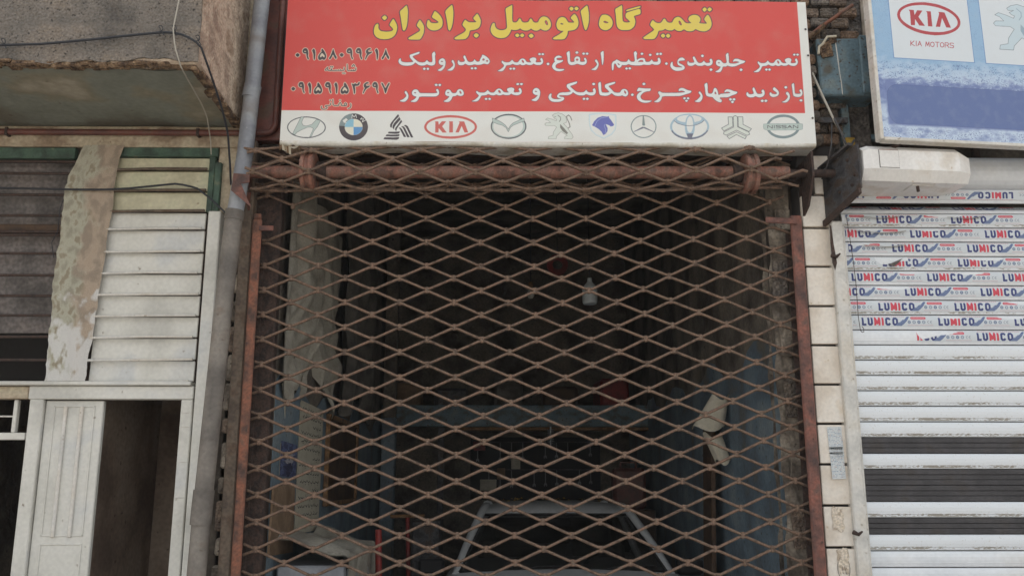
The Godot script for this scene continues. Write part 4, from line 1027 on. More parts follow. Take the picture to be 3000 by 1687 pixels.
func make_grille() -> void:
	var t := thing("rolling_grille", "rusty diamond lattice roll-up grille wound on a tube across the garage opening", "grille")
	var dy := 0.0643
	var clip := stool()
	bx(clip, Vector3.ZERO, Vector3(0.021, 0.034, 0.019), 0.005)
	var clip_mesh := clip.commit()
	var rest := stool()
	var nclip := 0
	var i0 := -29
	var i1 := 33
	for i in range(i0, i1):
		var pts := []
		var sa := 1.92 + dy * i
		var sb := 1.92 + dy * (i + 1)
		# this bar touches the nodes of row i from above and of row i + 1 from below
		var ev := []
		for k in range(-5, 9):
			ev.append([node_x(i, k, sa), sa + 0.0085])
			ev.append([node_x(i + 1, k, sb), sb - 0.0085])
		ev.sort_custom(func(p, q): return p[0] < q[0])
		var lo := -1.243
		var hi := 1.545
		if sa > 2.98:
			lo = -1.315 + rng.randf_range(-0.02, 0.05)
			hi = 1.50 + rng.randf_range(-0.08, 0.08)
		elif sa > 2.86:
			lo = -1.06
			hi = 1.42
		for e in ev.size():
			var p: Array = ev[e]
			for off in [-0.016, 0.016]:
				var x: float = p[0] + off
				if x < lo or x > hi:
					continue
				pts.append(Vector2(x, p[1] + rng.randf_range(-0.0012, 0.0012)))
		# run the ends on to the guides
		for e in 2:
			var q0: Vector2 = pts[0] if e == 0 else pts[pts.size() - 1]
			var q1: Vector2 = pts[1] if e == 0 else pts[pts.size() - 2]
			var lim := lo if e == 0 else hi
			var nb = null
			for p in ev:
				if e == 0 and p[0] - 0.016 < lo and (nb == null or p[0] > nb[0]) and p[0] < q0.x - 0.03:
					nb = p
				if e == 1 and p[0] + 0.016 > hi and (nb == null or p[0] < nb[0]) and p[0] > q0.x + 0.03:
					nb = p
			if nb != null and abs(lim - q0.x) > 0.004:
				var f: float = (lim - q0.x) / (nb[0] - q0.x)
				var q := Vector2(lim, lerp(q0.y, float(nb[1]), clamp(f, 0.0, 1.0)))
				if e == 0:
					pts.insert(0, q)
				else:
					pts.append(q)
		var p3 := []
		for p in pts:
			p3.append(sheet_pos(p.x, p.y))
		var st := stool()
		tube(st, p3, 0.0076, 7)
		obj(t, "lattice_bar", st, mats.rod)
		# clips of row i
		for k in range(-5, 9):
			var x := node_x(i, k, sa)
			if x < lo + 0.02 or x > hi - 0.02:
				continue
			var c := sheet_pos(x, sa)
			var tan := (sheet_pos(x, sa + 0.01) - sheet_pos(x, sa - 0.01)).normalized()
			var zn := Vector3.RIGHT.cross(tan).normalized()
			var b := Basis(Vector3.RIGHT, tan, zn)
			if i >= -9 and nclip < 300:
				var o := obj(t, "clip", clip_mesh, mats.rod)
				o.transform = Transform3D(b, c)
				nclip += 1
			else:
				bx(rest, c, Vector3(0.021, 0.034, 0.019), 0.005, b)
	var ro := obj(t, "further_clips", rest, mats.rod)
	ro.set_meta("kind", "stuff")
	# drum tube, wheels and end plates
	tube_part(t, "drum_tube", [Vector3(-1.30, 3.157, 0.105), Vector3(1.50, 3.168, 0.105)], 0.033, mats.tube, 20)
	for x in [-0.985, 1.295]:
		var st := stool()
		lathe(st, [Vector2(0.0, -0.036), Vector2(0.092, -0.036), Vector2(0.104, -0.03), Vector2(0.104, -0.012), Vector2(0.094, -0.008), Vector2(0.094, 0.008), Vector2(0.104, 0.012), Vector2(0.104, 0.03), Vector2(0.092, 0.036), Vector2(0.0, 0.036)], Vector3(x, 3.16, 0.105), 28, Vector3.RIGHT)
		obj(t, "drum_wheel", st, mats.tube)
		st = stool()
		lathe(st, [Vector2(0.034, 0.0), Vector2(0.05, 0.004), Vector2(0.048, 0.05), Vector2(0.034, 0.054)], Vector3(x + (0.037 if x < 0 else -0.091), 3.162, 0.105), 16, Vector3.RIGHT)
		obj(t, "hub", st, mats.darkrust)
	var st2 := stool()
	prism(st2, pv([-0.03, 3.20, 0.17, 3.20, 0.17, 3.10, 0.11, 3.02, -0.03, 2.94]), Vector3(-1.30, 0, 0), Vector3(0, 0, 1), Vector3.UP, Vector3(-0.01, 0, 0))
	obj(t, "end_plate", st2, mats.maroon)
	st2 = stool()
	prism(st2, pv([-1.343, 3.116, -1.262, 3.108, -1.262, 3.068, -1.305, 3.062, -1.243, 2.937, -1.35, 3.025]), Vector3(0, 0, 0.198), Vector3.RIGHT, Vector3.UP, Vector3(0, 0, 0.008))
	obj(t, "gusset", st2, mats.maroon)
	st2 = stool()
	prism(st2, pv([-0.05, 3.24, 0.20, 3.25, 0.20, 3.12, 0.10, 2.99, -0.05, 2.93]), Vector3(1.59, 0, 0), Vector3(0, 0, 1), Vector3.UP, Vector3(0.012, 0, 0))
	obj(t, "end_plate", st2, mats.darkrust)
	box_part(t, "end_plate_flange", Vector3(1.515, 3.12, 0.02), Vector3(1.589, 3.215, 0.035), mats.darkrust)
	# guide channels
	for s in 2:
		var x0: float = [-1.277, 1.513][s]
		var x1: float = [-1.230, 1.573][s]
		var m: Material = mats.orange if s == 0 else mats.maroon
		var g := Node3D.new()
		g.name = "guide_channel"
		t.add_child(g, true)
		box_part(g, "face", Vector3(x0, 0.0, 0.03), Vector3(x1, 2.925 if s == 0 else 2.955, 0.052), m, 0.007)
		box_part(g, "back", Vector3(x0, 0.0, -0.049), Vector3(x1, 2.90, -0.042), mats.darkrust, 0.002)
		var xo := x0 if s == 0 else x1 - 0.008
		box_part(g, "web", Vector3(xo, 0.0, -0.042), Vector3(xo + 0.008, 2.90, 0.03), mats.darkrust, 0.002)
		if s == 0:
			box_part(g, "tab", Vector3(-1.24, 2.858, 0.0535), Vector3(-1.165, 2.884, 0.062), mats.maroon, 0.002)
			box_part(g, "stop", Vector3(-1.272, 2.926, 0.03), Vector3(-1.235, 2.952, 0.05), mats.orange, 0.003)
		else:
			var stt := stool()
			bx(stt, Vector3(1.462, 2.922, 0.059), Vector3(0.165, 0.030, 0.010), 0.002, Basis(Vector3(0, 0, 1), -0.05))
			obj(g, "tab", stt, mats.maroon)

# ---------------------------------------------------------------- red sign
func make_red_sign() -> void:
	var pal := {"red": c8(214, 82, 76), "yellow": c8(228, 206, 90), "dark": c8(92, 72, 84), "text": c8(226, 230, 228), "textline": c8(96, 92, 104), "ink": c8(74, 68, 72), "creamline": c8(222, 208, 186),
		"white": c8(226, 227, 222), "grey": c8(92, 96, 100), "silver": c8(186, 200, 194), "silver2": c8(214, 220, 212), "steel": c8(128, 144, 146), "steel2": c8(172, 192, 200), "sky": c8(140, 190, 212), "cream": c8(226, 224, 206), "blue": c8(92, 150, 204), "kia": c8(204, 104, 96), "khaki": c8(132, 132, 124), "pale": c8(208, 222, 226), "violet": c8(108, 114, 182), "lilac": c8(168, 178, 216), "slate": c8(112, 116, 132), "chrome": c8(166, 190, 204)}
	var groups := {"Y": ["yellow", "dark", 5.2, "red"], "W": ["text", "textline", 2.5, "red"], "P": ["ink", "creamline", 3.6, "creamline"], "N": ["ink", "creamline", 3.4, "creamline"]}
	var k := 4096.0 / 2744.0
	var im := Image.create(4096, 1190, false, Image.FORMAT_RGBA8)
	im.fill(pal.white)
	im.fill_rect(Rect2i(0, 0, int(2698 * k), int(631 * k)), pal.red)
	draw_print(im, SIGN_PRINT, k, pal, groups)
	im.resize(2048, 595, Image.INTERPOLATE_BILINEAR)
	weather(im, 81, 0.16, c8(196, 182, 168), 0.006)
	var t := thing("red_shop_sign", "red and white stretched banner sign with yellow Persian lettering and car emblems", "sign")
	var m := printed(im, 0.55)
	m.normal_enabled = false
	# face with the slight waviness of stretched banner cloth, rolled under at the foot
	var x0 := -1.122
	var y0 := 4.088
	var st := stool()
	sheet(st, 60, 24, func(u: float, v: float) -> Vector3:
		var edge: float = min(min(u, 1.0 - u) * 8.0, 1.0)
		return Vector3(x0 + u * 2.744, y0 - v * 0.797, 0.20 + edge * (0.0022 * sin(u * 9.0 + v * 4.0) + 0.0016 * sin(u * 23.0 - v * 5.0))), Vector3(0, 0, -0.002))
	obj(t, "banner_face", st, m)
	st = stool()
	sheet(st, 60, 12, func(u: float, v: float) -> Vector3:
		var x: float = x0 + u * 2.744
		var a: float = clamp(v / 0.35, 0.0, 1.0) * PI / 2
		var lip: float = 0.018 + 0.004 * sin(u * 17.0)
		var y: float = 3.2905 - sin(a) * lip
		var z: float = 0.20 - (1.0 - cos(a)) * lip - max(0.0, v - 0.35) / 0.65 * 0.125
		y += max(0.0, v - 0.35) * (0.008 + 0.006 * sin(u * 11.0))
		return Vector3(x, y, z), Vector3(0, 0.002, 0))
	obj(t, "banner_fold", st, surf(mottle(83, [[0.25, c8(188, 182, 166)], [0.5, c8(222, 221, 214)], [0.75, c8(226, 225, 220)], [0.9, c8(206, 196, 176)]], 0.015, 0.03, 0.12, c8(120, 104, 84)), 0.6, 1.0))
	var fr := box_part(t, "frame", Vector3(-1.118, 4.05, 0.06), Vector3(1.62, 4.085, 0.195), mats.guide, 0.004)
	box_part(fr, "side", Vector3(1.598, 3.30, 0.06), Vector3(1.618, 4.05, 0.195), mats.guide, 0.003)
	box_part(fr, "side", Vector3(-1.118, 3.32, 0.06), Vector3(-1.098, 4.05, 0.195), mats.guide, 0.003)
	for x in [-0.9, 0.2, 1.3]:
		box_part(fr, "standoff", Vector3(x - 0.02, 3.7, -0.04), Vector3(x + 0.02, 3.74, 0.19), mats.darkrust, 0.002)
	# torn fold at the lower left corner
	for k2 in 5:
		st = stool()
		sheet(st, 4, 4, func(u: float, v: float) -> Vector3:
			return Vector3(-1.128 + u * 0.05 + k2 * 0.016, 3.285 - v * 0.035 - 0.006 * k2 + 0.008 * sin(u * 5.0 + k2), 0.19 - 0.02 * v + 0.012 * sin(u * 6.0 + k2 * 2.0)), Vector3(0, 0, -0.002))
		obj(t, "torn_corner", st, mats.paper if k2 % 2 else mats.brokenedge)
	for p in [[1.61, 3.93], [1.613, 3.78], [1.612, 3.43]]:
		st = stool()
		lathe(st, [Vector2(0.0, 0.004), Vector2(0.004, 0.003), Vector2(0.006, 0.0)], Vector3(p[0], p[1], 0.203), 8, Vector3(0, 0, 1))
		obj(t, "screw", st, mats.steel)

# ---------------------------------------------------------------- blue sign
func make_blue_sign() -> void:
	var pal := {"kia": c8(178, 66, 72), "white": c8(214, 221, 226), "khaki2": c8(112, 126, 136), "silver3": c8(196, 212, 220), "steel2": c8(150, 174, 188), "line": c8(104, 140, 192)}
	var W := 2048
	var H := 1300
	var k := W / 1500.0
	var n1 := noise(91, 0.02, 4)
	var n2 := noise(92, 0.2, 3)
	var im := Image.create(W / 2, H / 2, false, Image.FORMAT_RGBA8)
	# printed ground: light blue clouded with navy spray, darker blue field below
	for y in H / 2:
		var mm := (H / 2 - y) * 2 / k
		for x in W / 2:
			var a := n1.get_noise_2d(x, y * 1.6)
			var b := n2.get_noise_2d(x * 0.6, y)
			var mx := x * 2 / k
			var c := c8(150, 184, 214)
			c = c.lerp(c8(188, 206, 226), smoothstep(460.0, 330.0, mm + a * 60.0))
			c = c.lerp(c8(112, 128, 176), smoothstep(345.0, 285.0, mm + a * 55.0))
			var rim: float = max(smoothstep(84.0, 66.0, mm), smoothstep(50.0, 30.0, mx) * smoothstep(300.0, 120.0, mm))
			c = c.lerp(c8(196, 212, 230), rim * clamp(0.85 + a, 0.0, 1.0))
			if b + a * 0.5 > 0.36:
				c = c.lerp(c8(88, 102, 156), 0.65 if (mm < 420.0 and mm > 260.0) or mm < 60.0 else 0.14)
			im.set_pixel(x, y, c)
	im.resize(W, H, Image.INTERPOLATE_BILINEAR)
	var py := func(v: float) -> float: return H - v * k
	# rounded navy field
	var rp := PackedVector2Array()
	for a in 9:
		rp.append(Vector2((92 - 46 * sin(a * PI / 16)) * k, py.call(82 + 62 * (1.0 - cos(a * PI / 16)))))
	rp.append(Vector2(46 * k, py.call(232)))
	for a in 9:
		rp.append(Vector2((106 - 60 * cos(a * PI / 16)) * k, py.call(232 + 60 * sin(a * PI / 16))))
	rp.append(Vector2(1460 * k, py.call(294)))
	rp.append(Vector2(1460 * k, py.call(82)))
	for w in grow(rp, 2.0):
		fill_poly(im, w, c8(82, 94, 138))
	fill_poly(im, rp, c8(98, 116, 164))
	for px in [[104.0, 542.0], [609.0, 1047.0], [1114.0, 1552.0]]:
		im.fill_rect(Rect2i(int((px[0] - 4) * k), 0, int((px[1] - px[0] + 8) * k), int(py.call(436.0))), pal.line)
		im.fill_rect(Rect2i(int(px[0] * k), 0, int((px[1] - px[0]) * k), int(py.call(440.0))), pal.white)
	draw_print(im, BLUE_SIGN_PRINT, k, pal, {}, H / k)
	weather(im, 95, 0.12, c8(196, 200, 200), 0.01)
	var t := thing("blue_car_service_sign", "blue and white car service sign with red oval emblem, hung at an angle", "sign", Vector3(1.903, 3.268, 0.34))
	t.rotation.y = deg_to_rad(6.3)
	var m := printed(im, 0.5)
	var st := stool()
	uvquad(st, [Vector3(0.008, H / k / 1000.0, 0), Vector3(1.5, H / k / 1000.0, 0), Vector3(1.5, 0.008, 0), Vector3(0.008, 0.008, 0)], Rect2(0.005, 0, 0.995, 0.991))
	uvquad(st, [Vector3(1.5, H / k / 1000.0, -0.004), Vector3(0.008, H / k / 1000.0, -0.004), Vector3(0.008, 0.008, -0.004), Vector3(1.5, 0.008, -0.004)], Rect2(0.0, 0, 0.003, 0.003))
	obj(t, "printed_face", st, m)
	var fr := box_part(t, "frame", Vector3(-0.012, -0.006, -0.05), Vector3(0.0075, 0.96, 0.004), mats.guide, 0.003)
	box_part(fr, "rail", Vector3(0.008, -0.010, -0.05), Vector3(1.5, 0.0075, 0.004), mats.guide, 0.003)
	box_part(fr, "backing", Vector3(0.0, 0.0, -0.054), Vector3(1.5, 0.95, -0.0505), mats.steel, 0.002)
	st = stool()
	tube(st, [Vector3(0.12, 0.0, -0.045), Vector3(0.04, -0.05, -0.2), Vector3(0.02, -0.06, -0.34)], 0.012, 8)
	obj(t, "support_strut", st, mats.darkrust)

# ---------------------------------------------------------------- shop on the right
func make_right_shop() -> void:
	var t := thing("shuttered_shop", "shop front with cream stone tiles and steel header box beside the workshop", "building")
	box_part(t, "rear_wall", Vector3(1.63, 0, -0.75), Vector3(6, 7, -0.6), mats.dingy)
	box_part(t, "upper_wall", Vector3(2.025, 3.95, -0.6), Vector3(6, 7, -0.04), mats.render, 0.01)
	box_part(t, "side_wall", Vector3(3.62, 0, -0.6), Vector3(6, 3.95, -0.02), mats.render, 0.01)
	# tiled pier
	var pier := box_part(t, "pier_core", Vector3(1.585, 0, -0.30), Vector3(1.80, 3.36, -0.012), mats.grout)
	var ys := [3.30, 3.076, 2.896, 2.688, 2.479, 2.277, 2.077, 1.881, 1.682, 1.484, 1.286, 1.088, 0.89, 0.69, 0.49, 0.29, 0.09]
	for i in ys.size() - 1:
		var top: float = ys[i] - 0.006
		var bot: float = ys[i + 1] + 0.006
		var st := stool()
		var xl: float = 1.665 if i == 0 else 1.588
		bx(st, Vector3((xl + 1.745) * 0.5, (top + bot) * 0.5, 0.004 + 0.002 * sin(i * 2.1)), Vector3(1.745 - xl, top - bot, 0.03), 0.003, Basis(Vector3(0, 0, 1), rng.randf_range(-0.006, 0.006)))
		obj(pier, "stone_tile", st, mats.tile)
	# pasted adverts and torn remains on the tiles
	for q in [[1.652, 1.742, 0.036, 0.075], [1.654, 1.640, 0.034, 0.078]]:
		var st := stool()
		uvquad(st, [Vector3(q[0] - q[2], q[1] + q[3], 0.0235), Vector3(q[0] + q[2], q[1] + q[3], 0.0235), Vector3(q[0] + q[2], q[1] - q[3], 0.0235), Vector3(q[0] - q[2], q[1] - q[3], 0.0235)], Rect2(0, 0, 1, 1))
		var o := obj(pier, "advert_sticker", st, printed(advert_image(int(q[1] * 1000)), 0.8))
		o.rotation.z = 0.03
		o.position.x = 0.02 + 0.03 * q[1]
	for q in [[1.655, 1.42], [1.665, 1.225]]:
		var st := stool()
		var poly := PackedVector2Array()
		for a in 26:
			var ang := TAU * a / 26
			var sq: float = 1.0 / max(abs(cos(ang)), abs(sin(ang)))
			poly.append(Vector2(cos(ang) * sq * (0.028 + rng.randf_range(-0.006, 0.004)), sin(ang) * sq * (0.062 + rng.randf_range(-0.016, 0.006))))
		prism(st, poly, Vector3(q[0], q[1], 0.0225), Vector3.RIGHT, Vector3.UP, Vector3(0, 0, 0.0015))
		obj(pier, "torn_glue_patch", st, mats.glue)
	# handwritten mark in a ring
	var st2 := stool()
	var ring := []
	for a in 17:
		ring.append(Vector3(1.665 + 0.03 * cos(TAU * a / 20.0 + 1.9), 1.19 + 0.055 * sin(TAU * a / 20.0 + 1.9), 0.0235))
	tube(st2, ring, 0.0012, 5)
	tube(st2, [Vector3(1.658, 1.20, 0.0235), Vector3(1.66, 1.165, 0.0235)], 0.0014, 5)
	tube(st2, [Vector3(1.668, 1.20, 0.0235), Vector3(1.672, 1.185, 0.0235), Vector3(1.682, 1.196, 0.0235), Vector3(1.672, 1.185, 0.0235), Vector3(1.676, 1.162, 0.0235)], 0.0014, 5)
	obj(pier, "pencil_mark", st2, mats.board)
	# white guide post of the shutter
	var gp := box_part(t, "guide_post", Vector3(1.722, 0, -0.02), Vector3(1.785, 2.925, 0.05), mats.guide, 0.006)
	box_part(gp, "lip", Vector3(1.786, 0, -0.02), Vector3(1.800, 2.90, 0.03), mats.guide, 0.003)
	for y in [2.74, 1.36]:
		var s3 := stool()
		tube(s3, [Vector3(1.715, y, 0.045), Vector3(1.735, y - 0.01, 0.062), Vector3(1.752, y + 0.005, 0.07)], [0.012, 0.009, 0.004], 7)
		obj(gp, "welded_hook", s3, mats.darkrust)
	# rust runs under the welded hook: thin scabs of rusted paint
	var rs := stool()
	prism(rs, pv([1.716, 2.90, 1.722, 2.90, 1.728, 2.80, 1.738, 2.70, 1.726, 2.66, 1.714, 2.70, 1.712, 2.80]), Vector3(0, 0, 0.0505), Vector3.RIGHT, Vector3.UP, Vector3(0, 0, 0.002))
	obj(gp, "rust_scab", rs, mats.darkrust)
	# blue steel header box and its frame
	var hb := stool()
	bx(hb, Vector3(1.855, 3.765, 0.02), Vector3(0.31, 0.33, 0.18), 0.008, Basis(Vector3(0, 0, 1), 0.02))
	var hbo := obj(t, "header_box", hb, mats.bluepaint)
	hb = stool()
	bx(hb, Vector3(1.97, 3.775, 0.11), Vector3(0.09, 0.335, 0.03), 0.006)
	obj(hbo, "folded_flange", hb, mats.bluepaint)
	hb = stool()
	prism(hb, pv([1.70, 3.86, 1.77, 3.925, 1.80, 3.93, 1.805, 3.90, 1.77, 3.89, 1.78, 3.82, 1.72, 3.81]), Vector3(0, 0, 0.115), Vector3.RIGHT, Vector3.UP, Vector3(0, 0, 0.01))
	obj(hbo, "torn_tin", hb, mats.brokenedge)
	hb = stool()
	tube(hb, [Vector3(1.80, 3.93, 0.128), Vector3(1.75, 3.925, 0.13), Vector3(1.725, 3.885, 0.128), Vector3(1.705, 3.87, 0.125), Vector3(1.70, 3.83, 0.12)], 0.007, 6)
	obj(hbo, "foam_bead", hb, mats.paper)
	hb = stool()
	prism(hb, pv([1.797, 3.91, 1.803, 3.905, 1.806, 3.86, 1.809, 3.80, 1.812, 3.72, 1.817, 3.66, 1.817, 3.60, 1.813, 3.61, 1.812, 3.68, 1.806, 3.75, 1.803, 3.82, 1.800, 3.87]), Vector3(0, 0, 0.1105), Vector3.RIGHT, Vector3.UP, Vector3(0, 0, 0.0015))
	obj(hbo, "paint_drip", hb, mats.guide)
	box_part(t, "frame_post", Vector3(1.848, 3.27, -0.05), Vector3(1.888, 3.60, 0.0), mats.bluepaint, 0.003)
	box_part(t, "frame_rail", Vector3(1.86, 3.42, -0.1), Vector3(3.6, 3.45, -0.06), mats.bluepaint, 0.003)
	box_part(t, "yellow_bracket", Vector3(1.85, 3.27, 0.001), Vector3(1.90, 3.40, 0.02), mats.yellow, 0.003)
	box_part(t, "yellow_rail", Vector3(1.9, 3.315, -0.32), Vector3(3.6, 3.365, -0.28), mats.yellow, 0.003)
	for x in [2.26, 2.66, 3.05]:
		box_part(t, "steel_upright", Vector3(x, 3.2, -0.24), Vector3(x + 0.035, 3.9, -0.2), mats.darkrust, 0.003)
	box_part(t, "header_roof", Vector3(1.63, 3.9, -0.6), Vector3(3.62, 3.95, -0.06), mats.dingy)
	box_part(t, "cross_angle", Vector3(1.70, 3.47, 0.02), Vector3(1.86, 3.50, 0.05), mats.steel, 0.002)

func advert_image(sd: int) -> Image:
	var r := RandomNumberGenerator.new()
	r.seed = sd
	var im := Image.create(96, 200, false, Image.FORMAT_RGBA8)
	im.fill(c8(206, 210, 210))
	for y in range(6, 194, 9):
		var x := 4
		while x < 90:
			var w := r.randi_range(2, 9)
			if r.randf() < 0.62:
				im.fill_rect(Rect2i(x, y, w, r.randi_range(2, 4)), c8(120, 142, 164) if r.randf() < 0.8 else c8(158, 124, 122))
			x += w + 2
	return im

# ---------------------------------------------------------------- roller shutter
func slat_profile() -> Array:
	return [Vector2(0.0, 0.0), Vector2(0.006, 0.002), Vector2(0.0085, 0.010), Vector2(0.0068, 0.0125), Vector2(0.0105, 0.0165), Vector2(0.0125, 0.032), Vector2(0.0125, 0.048), Vector2(0.009, 0.064), Vector2(0.004, 0.071), Vector2(0.0, 0.074)]

func slat_mesh(x0: float, x1: float) -> ArrayMesh:
	var st := stool()
	var p := slat_profile()
	for i in p.size() - 1:
		var a: Vector2 = p[i]
		var b: Vector2 = p[i + 1]
		quad(st, Vector3(x0, b.y, b.x), Vector3(x1, b.y, b.x), Vector3(x1, a.y, a.x), Vector3(x0, a.y, a.x))
	quad(st, Vector3(x1, 0.074, -0.004), Vector3(x0, 0.074, -0.004), Vector3(x0, 0, -0.004), Vector3(x1, 0, -0.004))
	for x in [x0, x1]:
		for i in p.size() - 1:
			tri(st, Vector3(x, 0.037, -0.004), Vector3(x, p[i].y, p[i].x), Vector3(x, p[i + 1].y, p[i + 1].x))
	return st.commit()

func sticker_image() -> Image:
	# one repeat of the protective film, 396 mm by 58 mm
	var im := Image.create(2048, 300, false, Image.FORMAT_RGBA8)
	var k := 2048.0 / 396.0
	im.fill(c8(208, 214, 218))
	var navy := c8(52, 62, 118)
	var red := c8(206, 66, 84)
	var st := func(p: Array, w: float, c: Color) -> void:
		for q in Geometry2D.offset_polyline(Transform2D(0, Vector2(k, k), 0, Vector2.ZERO) * pv(p), w * k * 0.5, Geometry2D.JOIN_ROUND, Geometry2D.END_BUTT):
			fill_poly(im, q, c if not Geometry2D.is_polygon_clockwise(q) else c8(208, 214, 218))
	var y0 := 11.0
	var y1 := 51.0
	st.call([8, y0, 8, y1 - 4, 26, y1 - 4], 10.4, navy)
	st.call([38, y0, 38, y1 - 9, 43, y1 - 4.2, 50, y1 - 4.2, 55, y1 - 9, 55, y0], 10.6, navy)
	st.call([72, y1, 72, y0 + 3, 83, y1 - 10, 94, y0 + 3, 94, y1], 10.6, red)
	st.call([111, y0, 111, y1], 11.0, red)
	st.call([149, y0 + 11, 144, y0 + 4.2, 134, y0 + 4.2, 129, y0 + 10, 129, y1 - 10, 134, y1 - 4.2, 144, y1 - 4.2, 149, y1 - 11], 10.6, navy)
	st.call([166, y0 + 10, 171, y0 + 4.2, 180, y0 + 4.2, 185, y0 + 10, 185, y1 - 10, 180, y1 - 4.2, 171, y1 - 4.2, 166, y1 - 10, 166, y0 + 9], 10.6, navy)
	var tk := Transform2D(0, Vector2(k, k), 0, Vector2.ZERO)
	fill_poly(im, tk * pv([172, 53, 192, 36, 199, 36, 214, 22, 222, 22, 240, 5, 252, 5, 236, 28, 220, 44, 208, 53]), c8(84, 102, 146))
	for i in 6:
		st.call([178 + i * 6, 52, 206 + i * 8, 26 - i * 3], 1.0, c8(150, 166, 190))
	var pill := pv([262, 6, 330, 6, 335, 9, 336, 13, 335, 17, 330, 20, 262, 20, 257, 17, 256, 13, 257, 9])
	fill_poly(im, tk * pill, c8(206, 84, 98))
	for i in 9:
		im.fill_rect(Rect2i(int((263 + i * 7.4) * k), int(10.5 * k), int(4.8 * k), int(5 * k)), c8(226, 170, 174))
	for i in 4:
		var c := PackedVector2Array()
		for a in 16:
			c.append(Vector2(248 + i * 25 + 8.5 * cos(TAU * a / 16), 34 + 8.5 * sin(TAU * a / 16)))
		fill_poly(im, tk * c, c8(110, 126, 152) if i != 2 else c8(78, 96, 138))
		for w in grow(c, -2.8):
			fill_poly(im, tk * w, c8(186, 194, 202) if i % 2 else c8(150, 162, 178))
	st.call([352, 28, 346, 28, 342, 34, 346, 40, 352, 40], 2.0, c8(120, 130, 146))
	st.call([366, 28, 360, 28, 356, 34, 360, 40, 366, 40], 2.0, c8(120, 130, 146))
	st.call([356, 34, 364, 34], 1.6, c8(120, 130, 146))
	st.call([238, 50, 372, 50], 1.8, c8(196, 150, 156))
	for i in 22:
		im.fill_rect(Rect2i(int((8 + i * 10.0) * k), int(3 * k), int(7.0 * k), int(2.6 * k)), c8(206, 140, 150))
	im.resize(1024, 150, Image.INTERPOLATE_BILINEAR)
	return im

